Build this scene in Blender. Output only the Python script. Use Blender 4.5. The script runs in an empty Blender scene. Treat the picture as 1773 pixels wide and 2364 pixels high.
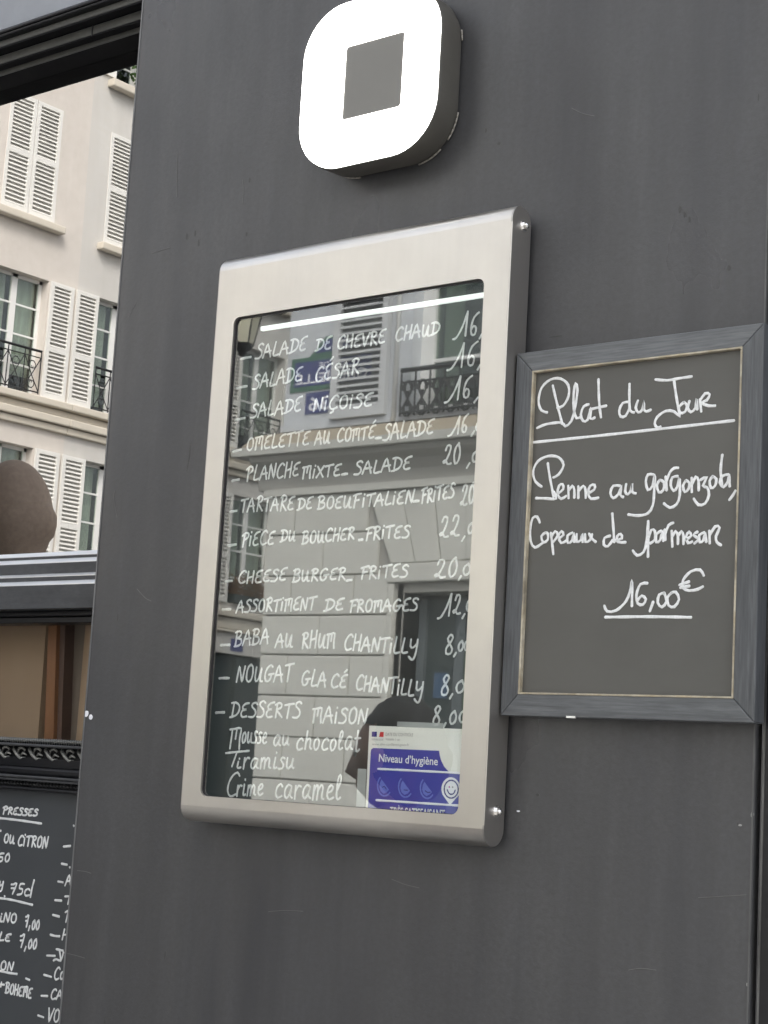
import bpy, bmesh, math, random
from mathutils import Vector, Matrix
random.seed(7)
S = bpy.context.scene
R = math.radians
# ------------------------------------------------------------------ camera, world, sun, exposure
CAM = Vector((0.0, -1.86, 1.30))                    # eye of the photographer, wall plane is y = 0
RIGHT = Vector((0.7843448, 0.61775006, 0.0564632))
DOWN = Vector((-0.0476664, 0.15077248, -0.98741864))
FWD = Vector((-0.61849102, 0.77178528, 0.14770353))
FOC, CX, CY = 3987.84, 886.5, 1182.0                # focal length and centre in photograph pixels
cam = bpy.data.cameras.new('camera'); cam_o = bpy.data.objects.new('camera', cam)
S.collection.objects.link(cam_o); S.camera = cam_o
cam.sensor_fit = 'VERTICAL'; cam.sensor_height = 36.0; cam.lens = FOC / 2364 * 36.0
cam.clip_start = 0.05; cam.clip_end = 400
mw = Matrix((RIGHT, -DOWN, -FWD)).transposed().to_4x4(); mw.translation = CAM
cam_o.matrix_world = mw
W = bpy.data.worlds.new('World'); S.world = W; W.use_nodes = True
nt = W.node_tree; nt.nodes.clear()
sky = nt.nodes.new('ShaderNodeTexSky'); sky.sky_type = 'NISHITA'; sky.sun_disc = False
SUN_EL = R(47)                                       # light veiled by cloud, from behind the cafe and to the right
sky.sun_elevation = SUN_EL; sky.sun_rotation = math.atan2(.62, .68); sky.air_density = 1.0; sky.dust_density = 4.0; sky.ozone_density = 1.0
hs = nt.nodes.new('ShaderNodeHueSaturation'); hs.inputs['Saturation'].default_value = 0.32
bg = nt.nodes.new('ShaderNodeBackground'); bg.inputs['Strength'].default_value = 0.15
wo = nt.nodes.new('ShaderNodeOutputWorld')
nt.links.new(sky.outputs[0], hs.inputs['Color']); nt.links.new(hs.outputs[0], bg.inputs[0]); nt.links.new(bg.outputs[0], wo.inputs[0])
sun = bpy.data.lights.new('sun', 'SUN'); sun.energy = 0.5; sun.angle = R(14); sun.color = (1, .95, .88)
sun_o = bpy.data.objects.new('sun', sun); S.collection.objects.link(sun_o)
sdir = Vector((0.62, 0.68, 0.98)).normalized()
sun_o.rotation_euler = sdir.to_track_quat('Z', 'Y').to_euler(); sun_o.location = (0, -4, 12)
S.view_settings.view_transform = 'Standard'; S.view_settings.look = 'None'
S.view_settings.exposure = 2.0; S.view_settings.gamma = 1; S.view_settings.use_curve_mapping = False
S.cycles.max_bounces = 10; S.cycles.transparent_max_bounces = 16; S.cycles.glossy_bounces = 6

COL = S.collection
def ray(px, py):
    return RIGHT * ((px - CX) / FOC) + DOWN * ((py - CY) / FOC) + FWD
def at(px, py, y):                                   # point of the plane Y = y seen at a pixel of the photograph
    d = ray(px, py); return CAM + d * ((y - CAM.y) / d.y)
def mirx(px, py, gy, X):                             # point of the plane X seen in the glass at y = gy
    d = ray(px, py); p = CAM + d * ((X - CAM.x) / d.x); return Vector((p.x, 2 * gy - p.y, p.z))
def miry(px, py, gy, Y):
    p = at(px, py, 2 * gy - Y); return Vector((p.x, Y, p.z))

# ------------------------------------------------------------------ materials
def mat(name, col, rough=.5, metal=0, noise=None, bump=None, spec=.5, emit=None, streak=None, coat=0):
    """noise = (scale, amount, second colour); bump = list of (scale, strength, stretch vec)"""
    m = bpy.data.materials.new(name); m.use_nodes = True; t = m.node_tree; b = t.nodes['Principled BSDF']
    N, L = t.nodes.new, t.links.new
    b.inputs['Base Color'].default_value = (*col, 1); b.inputs['Roughness'].default_value = rough
    b.inputs['Metallic'].default_value = metal; b.inputs['Specular IOR Level'].default_value = spec
    if coat: b.inputs['Coat Weight'].default_value = coat; b.inputs['Coat Roughness'].default_value = .25
    tc = N('ShaderNodeTexCoord')
    src = None
    for i, (sc, amt, c2, st) in enumerate(noise or []):
        mp = N('ShaderNodeMapping'); mp.inputs['Scale'].default_value = st; L(tc.outputs['Object'], mp.inputs['Vector'])
        n = N('ShaderNodeTexNoise'); n.inputs['Scale'].default_value = sc; n.inputs['Detail'].default_value = 6; n.inputs['Roughness'].default_value = .6
        L(mp.outputs[0], n.inputs['Vector'])
        cr = N('ShaderNodeMapRange'); cr.inputs['From Min'].default_value = .35; cr.inputs['From Max'].default_value = .72
        cr.inputs['To Max'].default_value = amt; L(n.outputs['Fac'], cr.inputs['Value'])
        mx = N('ShaderNodeMix'); mx.data_type = 'RGBA'; L(cr.outputs[0], mx.inputs['Factor'])
        if src is None: mx.inputs['A'].default_value = (*col, 1)
        else: L(src, mx.inputs['A'])
        mx.inputs['B'].default_value = (*c2, 1); src = mx.outputs['Result']
    if src is not None: L(src, b.inputs['Base Color'])
    prev = None
    for (sc, stg, st, dist) in (bump or []):
        mp = N('ShaderNodeMapping'); mp.inputs['Scale'].default_value = st; L(tc.outputs['Object'], mp.inputs['Vector'])
        n = N('ShaderNodeTexNoise'); n.inputs['Scale'].default_value = sc; n.inputs['Detail'].default_value = 4
        L(mp.outputs[0], n.inputs['Vector'])
        bp = N('ShaderNodeBump'); bp.inputs['Strength'].default_value = stg; bp.inputs['Distance'].default_value = dist
        L(n.outputs['Fac'], bp.inputs['Height'])
        if prev is not None: L(prev, bp.inputs['Normal'])
        prev = bp.outputs['Normal']
    if prev is not None: L(prev, b.inputs['Normal'])
    if emit: b.inputs['Emission Color'].default_value = (*emit[0], 1); b.inputs['Emission Strength'].default_value = emit[1]
    return m
U = (1, 1, 1)
def glass(name, ior, tint=(.95, .97, .96), trans=(.9, .92, .92), rough=0.0):
    m = bpy.data.materials.new(name); m.use_nodes = True; t = m.node_tree; t.nodes.clear(); N, L = t.nodes.new, t.links.new
    o = N('ShaderNodeOutputMaterial'); mx = N('ShaderNodeMixShader'); tr = N('ShaderNodeBsdfTransparent'); g = N('ShaderNodeBsdfGlossy')
    f0 = ((ior - 1) / (ior + 1)) ** 2
    lw = N('ShaderNodeLayerWeight'); lw.inputs['Blend'].default_value = .5
    pw = N('ShaderNodeMath'); pw.operation = 'POWER'; pw.inputs[1].default_value = 4.0; L(lw.outputs['Facing'], pw.inputs[0])
    mr = N('ShaderNodeMapRange'); mr.inputs['To Min'].default_value = f0; mr.inputs['To Max'].default_value = 1; L(pw.outputs[0], mr.inputs['Value'])
    ge = N('ShaderNodeNewGeometry'); iv = N('ShaderNodeMath'); iv.operation = 'SUBTRACT'; iv.inputs[0].default_value = 1; L(ge.outputs['Backfacing'], iv.inputs[1])
    fr = N('ShaderNodeMath'); fr.operation = 'MULTIPLY'; L(mr.outputs[0], fr.inputs[0]); L(iv.outputs[0], fr.inputs[1])
    tc = N('ShaderNodeTexCoord'); n = N('ShaderNodeTexNoise'); n.inputs['Scale'].default_value = 2.3; n.inputs['Detail'].default_value = 0
    L(tc.outputs['Object'], n.inputs['Vector'])
    bp = N('ShaderNodeBump'); bp.inputs['Strength'].default_value = .05; bp.inputs['Distance'].default_value = .004; L(n.outputs['Fac'], bp.inputs['Height']); L(bp.outputs[0], g.inputs['Normal'])
    g.inputs['Roughness'].default_value = rough; g.inputs['Color'].default_value = (*tint, 1); tr.inputs['Color'].default_value = (*trans, 1)
    L(fr.outputs[0], mx.inputs[0]); L(tr.outputs[0], mx.inputs[1]); L(g.outputs[0], mx.inputs[2]); L(mx.outputs[0], o.inputs[0])
    return m
M = {}
M['wall'] = mat('charcoal_paint', (.062, .062, .065), .42, noise=[(1.3, .9, (.040, .040, .042), (1, 1, .6)), (2.6, .8, (.036, .037, .044), (2.2, 1, .2)), (6, .7, (.092, .092, .094), (2.2, 1, .25)), (26, .55, (.054, .053, .054), (1.5, 1, .3)), (140, .5, (.045, .044, .044), U)],
                bump=[(7, .4, (1, 1, .35), .004), (45, .3, (1, 1, .6), .0012), (160, .3, U, .0006), (420, .25, U, .0003)])
M['fascia'] = mat('blue_grey_paint', (.25, .265, .29), .38, noise=[(6, .4, (.12, .13, .15), U)], bump=[(60, .3, U, .002)])
M['black'] = mat('black_gloss_paint', (.009, .009, .011), .38, spec=.35, noise=[(14, .5, (.016, .016, .017), (.15, 1, 1))], bump=[(40, .3, (.12, 1, 1), .002), (150, .25, U, .001)])
M['matblack'] = mat('matt_black_paint_and_shade', (.006, .006, .007), .7, spec=.12)
M['olive'] = mat('weathered_black_paint', (.05, .05, .046), .5, noise=[(24, .6, (.085, .084, .072), (.5, 1, 1)), (90, .5, (.03, .03, .03), U)], bump=[(50, .35, (.3, 1, 1), .002)])
M['transom'] = mat('worn_grey_black_paint', (.05, .051, .053), .5, spec=.3, noise=[(30, .6, (.09, .094, .1), (.2, 1, 1)), (120, .5, (.03, .03, .035), (.5, 1, 1))], bump=[(60, .5, (.15, 1, 1), .002)])
M['worn'] = mat('rubbed_silver_black', (.34, .34, .32), .35, .3, noise=[(200, .8, (.07, .07, .07), U)])
M['fillet'] = mat('sky_highlight_fillet', (.93, .93, .93), .35, .8, noise=[(40, .5, (.6, .61, .63), (.2, 1, 1))])
M['steel'] = mat('brushed_steel', (.60, .575, .535), .36, 1.0, noise=[(3, .5, (.57, .545, .505), U), (120, .35, (.55, .53, .49), (1, 1, .02)), (9, .4, (.70, .665, .60), (1, 1, .4)), (24, .3, (.55, .52, .48), U)], bump=[(300, .12, (1, 1, .02), .0006)])
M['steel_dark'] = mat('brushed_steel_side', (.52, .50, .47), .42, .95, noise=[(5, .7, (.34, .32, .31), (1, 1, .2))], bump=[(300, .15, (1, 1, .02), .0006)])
M['chrome'] = mat('polished_steel', (.85, .84, .82), .12, 1.0)
M['gasket'] = mat('black_gasket', (.012, .01, .012), .5)
M['slate'] = mat('black_menu_panel', (.018, .019, .02), .35, noise=[(5, .4, (.025, .026, .028), U)])
M['chalk'] = mat('grey_chalkboard', (.074, .072, .065), .5, noise=[(2.2, .9, (.098, .095, .086), (1, 1, .6)), (9, .4, (.11, .108, .10), (.5, 1, 1.4)), (30, .4, (.08, .078, .071), (.3, 1, 1))], bump=[(120, .08, U, .001)])
M['chalk2'] = mat('dark_chalkboard', (.055, .06, .066), .4, noise=[(4, .4, (.075, .08, .088), U)])
M['boardwood'] = mat('stained_black_wood', (.078, .083, .088), .42, noise=[(30, .95, (.2, .21, .22), (.05, 1, 1)), (170, .9, (.15, .157, .165), (.05, 1, 1)), (420, .6, (.035, .038, .042), (.06, 1, 1))], bump=[(60, .5, (.1, 1, 1), .002)])
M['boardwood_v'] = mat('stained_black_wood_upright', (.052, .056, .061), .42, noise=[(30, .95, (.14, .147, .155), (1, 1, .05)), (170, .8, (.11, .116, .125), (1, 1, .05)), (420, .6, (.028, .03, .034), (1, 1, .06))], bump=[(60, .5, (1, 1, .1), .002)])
M['gold'] = mat('rubbed_gilt_edge', (.45, .38, .26), .5, .2, noise=[(60, .9, (.6, .56, .46), U), (25, .8, (.10, .09, .07), U)])
M['ink'] = mat('white_marker', (.87, .88, .88), .5, noise=[(90, .6, (.6, .61, .61), U), (300, .5, (.5, .5, .5), U)])
M['paper'] = mat('white_paper', (.82, .81, .76), .5)
M['blueprint'] = mat('blue_print', (.045, .05, .36), .4, noise=[(30, .4, (.09, .06, .38), U)])
M['paleblue'] = mat('pale_blue_print', (.16, .2, .62), .4)
M['navy'] = mat('navy_print', (.04, .03, .22), .4)
M['redprint'] = mat('red_print', (.6, .03, .03), .4)
M['greyprint'] = mat('grey_print', (.35, .33, .33), .5)
M['whiteprint'] = mat('white_print', (.85, .85, .9), .4)
M['lampwhite'] = mat('lit_opal_acrylic', (.9, .9, .88), .4, emit=((1, .99, .95), 2.2))
M['scuff'] = mat('scuff', (.042, .041, .04), .55)
M['chipgrey'] = mat('bare_primer', (.3, .3, .29), .6)
M['seal'] = mat('old_sealant', (.3, .28, .24), .4)
M['lampgrey'] = mat('lamp_centre_grey', (.17, .165, .15), .4, noise=[(6, .4, (.15, .145, .13), U)])
M['lampbody'] = mat('lamp_body_taupe', (.085, .08, .07), .4, noise=[(8, .6, (.05, .046, .04), U)])
M['led'] = mat('led_tube_lit', (.85, .92, .88), .4, emit=((.93, 1, .96), .22))
M['gl_case'] = glass('case_glass', 2.6, (.9, .92, .9), (.98, .99, .98), .012)
M['gl_win'] = glass('window_mirror_glass', 4.9, (.98, .97, .95), (.35, .35, .35))
M['gl_low'] = glass('lower_window_glass', 1.12, (.9, .9, .9), (.98, .98, .98))
M['gl_house'] = glass('house_window_glass', 2.0, (.85, .9, .87), (.8, .85, .82))
M['gl_green'] = glass('green_pane', 2.1, (.84, .92, .87), (.66, .72, .68))
M['tan'] = mat('tan_curtain', (.38, .275, .18), .8, noise=[(5, .7, (.30, .21, .13), U)])
M['wood'] = mat('orange_brown_wood', (.22, .10, .05), .45, noise=[(3, .7, (.30, .16, .065), (1, 1, .2))])
M['brown'] = mat('dark_brown_wood', (.10, .065, .05), .5, noise=[(12, .5, (.13, .085, .06), (1, 1, .2))])
M['greybrown'] = mat('grey_brown_panel', (.16, .13, .10), .6)
M['dark'] = mat('dark_interior', (.012, .012, .014), .7)
M['stoneA'] = mat('cream_render', (.69, .64, .585), .9, noise=[(.8, .7, (.60, .555, .51), U), (2, .5, (.56, .52, .47), (1, 2.2, .25)), (6, .4, (.74, .69, .63), U)], bump=[(20, .15, U, .01)])
M['stoneB'] = mat('pale_grey_render', (.66, .645, .61), .9, noise=[(.8, .7, (.57, .555, .53), U), (2, .5, (.52, .50, .47), (1, 2.2, .25)), (5, .5, (.6, .57, .52), (.2, 1, 3))], bump=[(20, .15, U, .01)])
M['trim'] = mat('stone_trim', (.66, .61, .52), .85, noise=[(3, .5, (.55, .5, .42), (1, .2, 1))], bump=[(30, .2, U, .01)])
M['stone'] = mat('dressed_grey_stone', (.62, .615, .57), .9, noise=[(3, .5, (.55, .55, .51), U), (30, .3, (.66, .65, .6), U)], bump=[(25, .2, U, .008)])
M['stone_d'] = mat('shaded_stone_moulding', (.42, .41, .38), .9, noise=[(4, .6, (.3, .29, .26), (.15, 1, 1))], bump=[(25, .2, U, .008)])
M['beige'] = mat('weathered_beige_flashing', (.34, .29, .22), .8, noise=[(3, .6, (.42, .37, .28), (.2, 1, 1))])
M['render2'] = mat('pale_blue_grey_render', (.58, .6, .63), .9, noise=[(1.5, .4, (.53, .55, .58), U)], bump=[(20, .1, U, .01)])
M['shutter'] = mat('off_white_shutter_paint', (.78, .77, .73), .6, noise=[(8, .4, (.7, .69, .65), U)])
M['shutter_g'] = mat('grey_white_shutter_paint', (.6, .61, .62), .6, noise=[(8, .4, (.52, .53, .54), U)])
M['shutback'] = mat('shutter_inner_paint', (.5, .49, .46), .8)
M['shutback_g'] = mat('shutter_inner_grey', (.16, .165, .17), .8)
M['frame'] = mat('white_window_paint', (.82, .82, .8), .5)
M['iron'] = mat('black_wrought_iron', (.03, .03, .032), .5, .3)
M['curt'] = mat('window_net_curtain', (.6, .6, .54), .9, noise=[(3, .7, (.3, .27, .22), (1, 3, .3))])
M['inroom'] = mat('dim_room', (.06, .055, .05), .9)
M['shop'] = mat('dark_green_shopfront', (.035, .05, .05), .45, noise=[(4, .5, (.06, .075, .075), (1, 1, .2))])
M['signblue'] = mat('enamel_blue', (.045, .055, .19), .25)
M['signgreen'] = mat('enamel_green', (.06, .15, .10), .3)
M['plant'] = mat('dry_flowers', (.3, .13, .06), .8, noise=[(30, .8, (.16, .15, .04), U)])
M['leaf'] = mat('leaf_green', (.07, .14, .04), .7)
M['asph'] = mat('asphalt', (.055, .055, .058), .85, noise=[(20, .5, (.075, .075, .075), U)], bump=[(150, .4, U, .01)])
M['pave'] = mat('pavement_stone', (.25, .245, .235), .85, noise=[(3, .5, (.2, .2, .19), U)], bump=[(60, .3, U, .006)])
M['kerb'] = mat('granite_kerb', (.34, .34, .34), .8, noise=[(60, .5, (.25, .25, .25), U)])
M['lampglass'] = mat('lantern_glass', (.55, .53, .42), .2)
M['zinc'] = mat('zinc_roof', (.25, .27, .3), .5)
M['plaque'] = mat('brass_patina', (.2, .2, .18), .5)
M['poster_g'] = mat('green_poster', (.07, .13, .06), .5)
M['poster_b'] = mat('blue_poster', (.06, .11, .19), .5)

def rough_noise(m, sc, lo, hi, st):
    t = m.node_tree; b = t.nodes['Principled BSDF']; N, L = t.nodes.new, t.links.new
    tc = N('ShaderNodeTexCoord'); mp = N('ShaderNodeMapping'); mp.inputs['Scale'].default_value = st; n = N('ShaderNodeTexNoise'); n.inputs['Scale'].default_value = sc; n.inputs['Detail'].default_value = 5
    r_ = N('ShaderNodeMapRange'); r_.inputs['From Min'].default_value = .35; r_.inputs['From Max'].default_value = .65; r_.inputs['To Min'].default_value = lo; r_.inputs['To Max'].default_value = hi
    L(tc.outputs['Object'], mp.inputs['Vector']); L(mp.outputs[0], n.inputs['Vector']); L(n.outputs['Fac'], r_.inputs['Value']); L(r_.outputs[0], b.inputs['Roughness'])
rough_noise(M['wall'], 3.5, .26, .56, (1, 1, .6)); rough_noise(M['steel'], 6, .28, .46, U); rough_noise(M['chalk'], 5, .35, .6, U)
# ------------------------------------------------------------------ mesh helpers
def link(name, me, m, parent=None, smooth=False):
    o = bpy.data.objects.new(name, me); COL.objects.link(o)
    if m is not None and not me.materials: me.materials.append(M[m] if isinstance(m, str) else m)
    if smooth:
        for p in me.polygons: p.use_smooth = True
    if parent is not None:
        o.parent = parent
        o.matrix_parent_inverse = Matrix.Translation(-parent.location)
    return o
def thing(name, label, cat, loc=(0, 0, 0), group=None):
    o = bpy.data.objects.new(name, None); COL.objects.link(o); o.location = loc
    o.empty_display_size = .1
    o['label'] = label; o['category'] = cat
    if group: o['group'] = group
    return o
def tag(o, label, cat, group=None):
    o['label'] = label; o['category'] = cat
    if group: o['group'] = group
    return o
def mesh(name, verts, faces):
    me = bpy.data.meshes.new(name); me.from_pydata([tuple(v) for v in verts], [], faces); me.update(); return me
class MB:
    def __init__(s): s.v = []; s.f = []
    def add(s, v, f):
        n = len(s.v); s.v += [tuple(x) for x in v]; s.f += [tuple(i + n for i in q) for q in f]; return s
    def box(s, x0, y0, z0, x1, y1, z1):
        x0, x1 = sorted((x0, x1)); y0, y1 = sorted((y0, y1)); z0, z1 = sorted((z0, z1))
        v = [(x, y, z) for z in (z0, z1) for y in (y0, y1) for x in (x0, x1)]
        return s.add(v, [(0, 2, 3, 1), (4, 5, 7, 6), (0, 1, 5, 4), (2, 6, 7, 3), (0, 4, 6, 2), (1, 3, 7, 5)])
    def prism(s, pts, a, b, ax='x'):
        """extrude closed 2D profile along an axis; pts are (u,v) = other two coordinates in order"""
        n = len(pts)
        def P(u, v, w): return {'x': (w, u, v), 'y': (u, w, v), 'z': (u, v, w)}[ax]
        vs = [P(u, v, a) for u, v in pts] + [P(u, v, b) for u, v in pts]
        fs = [(i, (i + 1) % n, (i + 1) % n + n, i + n) for i in range(n)] + [tuple(range(n))[::-1], tuple(range(n, 2 * n))]
        return s.add(vs, fs)
    def tube(s, pts, r, k=8, cap=True):
        pts = [Vector(p) for p in pts]; n = len(pts); rs = r if isinstance(r, (list, tuple)) else [r] * n
        base = len(s.v); up = Vector((0, 0, 1))
        for i, p in enumerate(pts):
            t = (pts[min(i + 1, n - 1)] - pts[max(i - 1, 0)])
            t = t.normalized() if t.length > 1e-9 else Vector((0, 0, 1))
            a = t.cross(up) if abs(t.dot(up)) < .95 else t.cross(Vector((0, 1, 0)))
            a.normalize(); b = t.cross(a)
            for j in range(k):
                q = 2 * math.pi * j / k; s.v.append(tuple(p + a * math.cos(q) * rs[i] + b * math.sin(q) * rs[i]))
        for i in range(n - 1):
            for j in range(k):
                s.f.append((base + i * k + j, base + i * k + (j + 1) % k, base + (i + 1) * k + (j + 1) % k, base + (i + 1) * k + j))
        if cap:
            s.f.append(tuple(base + j for j in range(k))[::-1]); s.f.append(tuple(base + (n - 1) * k + j for j in range(k)))
        return s
    def ball(s, c, r, seg=8, rings=6, sc=(1, 1, 1)):
        vs = [(c[0], c[1], c[2] + r * sc[2])]
        for i in range(1, rings):
            a = math.pi * i / rings
            for j in range(seg):
                b = 2 * math.pi * j / seg
                vs.append((c[0] + r * sc[0] * math.sin(a) * math.cos(b), c[1] + r * sc[1] * math.sin(a) * math.sin(b), c[2] + r * sc[2] * math.cos(a)))
        vs.append((c[0], c[1], c[2] - r * sc[2])); L = len(vs) - 1; fs = []
        for j in range(seg): fs.append((0, 1 + j, 1 + (j + 1) % seg))
        for i in range(rings - 2):
            for j in range(seg):
                a = 1 + i * seg + j; b = 1 + i * seg + (j + 1) % seg; fs.append((a, a + seg, b + seg, b))
        for j in range(seg): fs.append((L, L - seg + (j + 1) % seg, L - seg + j))
        return s.add(vs, fs)
    def build(s, name, m, parent=None, smooth=False, bevel=0, seg=2):
        me = mesh(name, s.v, s.f); bm = bmesh.new(); bm.from_mesh(me); bmesh.ops.recalc_face_normals(bm, faces=bm.faces)
        if bevel:
            es = [e for e in bm.edges if e.is_manifold and e.calc_face_angle(0) > .5]
            bmesh.ops.bevel(bm, geom=es, offset=bevel, segments=seg, affect='EDGES', profile=.5)
        bm.to_mesh(me); bm.free()
        return link(name, me, m, parent, smooth)
def rrect(x0, z0, x1, z1, r, n=8):
    x0, x1 = sorted((x0, x1)); z0, z1 = sorted((z0, z1)); out = []
    for cx, cz, a0 in ((x1 - r, z1 - r, 0), (x0 + r, z1 - r, 90), (x0 + r, z0 + r, 180), (x1 - r, z0 + r, 270)):
        for i in range(n + 1):
            a = R(a0 + 90 * i / n); out.append((cx + r * math.cos(a), cz + r * math.sin(a)))
    return out
def ring_plate(name, outer, inner, y0, y1, m, parent, bevel=0):
    """plate between two loops with the same number of points, from y0 (front) to y1"""
    n = len(outer); v = []
    for y in (y0, y1):
        v += [(a, y, b) for a, b in outer] + [(a, y, b) for a, b in inner]
    f = []
    for i in range(n):
        j = (i + 1) % n
        f += [(i, j, n + j, n + i), (2 * n + i, 3 * n + i, 3 * n + j, 2 * n + j), (i, 2 * n + i, 2 * n + j, j), (n + i, n + j, 3 * n + j, 3 * n + i)]
    b = MB().add(v, f); return b.build(name, m, parent, bevel=bevel)

# ------------------------------------------------------------------ handwriting: raised marker strokes
def smooth_path(p, step):
    if len(p) < 3: q = list(p)
    else:
        q = []; P = [p[0]] + list(p) + [p[-1]]
        for i in range(1, len(P) - 2):
            a, b, c, d = P[i - 1], P[i], P[i + 1], P[i + 2]
            k = max(2, min(7, int((Vector(c) - Vector(b)).length / step)))
            for j in range(k):
                t = j / k
                q.append(tuple(.5 * (2 * b[m] + (c[m] - a[m]) * t + (2 * a[m] - 5 * b[m] + 4 * c[m] - d[m]) * t * t + (3 * b[m] - a[m] - 3 * c[m] + d[m]) * t ** 3) for m in (0, 1)))
        q.append(tuple(p[-1]))
    return q
LAY = [0]
def ribbon(mb, pts, w, y):
    """flat pen stroke with a soft ridge, in the plane Y = y (points are X, Z), facing -y"""
    pts = smooth_path(pts, w * 1.2); n = len(pts)
    if n < 2: return
    LAY[0] += 1; h = w * .10 + .00002 * (LAY[0] % 9); base = []; V = []; F = []
    P = [Vector(p) for p in pts]
    d0 = (P[1] - P[0]); d1 = (P[-1] - P[-2])
    if d0.length > 0: d0.normalize()
    if d1.length > 0: d1.normalize()
    P = [P[0] - d0 * w * .42, P[0] - d0 * w * .2] + P + [P[-1] + d1 * w * .2, P[-1] + d1 * w * .42]; n = len(P)
    for i, p in enumerate(P):
        t = P[min(i + 1, n - 1)] - P[max(i - 1, 0)]
        if t.length < 1e-9: t = Vector((1, 0))
        t.normalize(); nn = Vector((-t.y, t.x))
        ww = w * .5 * (.25 if i in (0, n - 1) else .85 if i in (1, n - 2) else 1) * (1 + .12 * math.sin(i * 1.7 + LAY[0]))
        for q, hh in ((-1, 0), (-.55, h), (.55, h), (1, 0)):
            a = p + nn * ww * q; V.append((a.x, y - .0004 - hh, a.y))
    for i in range(n - 1):
        for j in range(3): F.append((4 * i + j, 4 * i + j + 1, 4 * i + 5 + j, 4 * i + 4 + j))
    mb.add(V, F)
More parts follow.
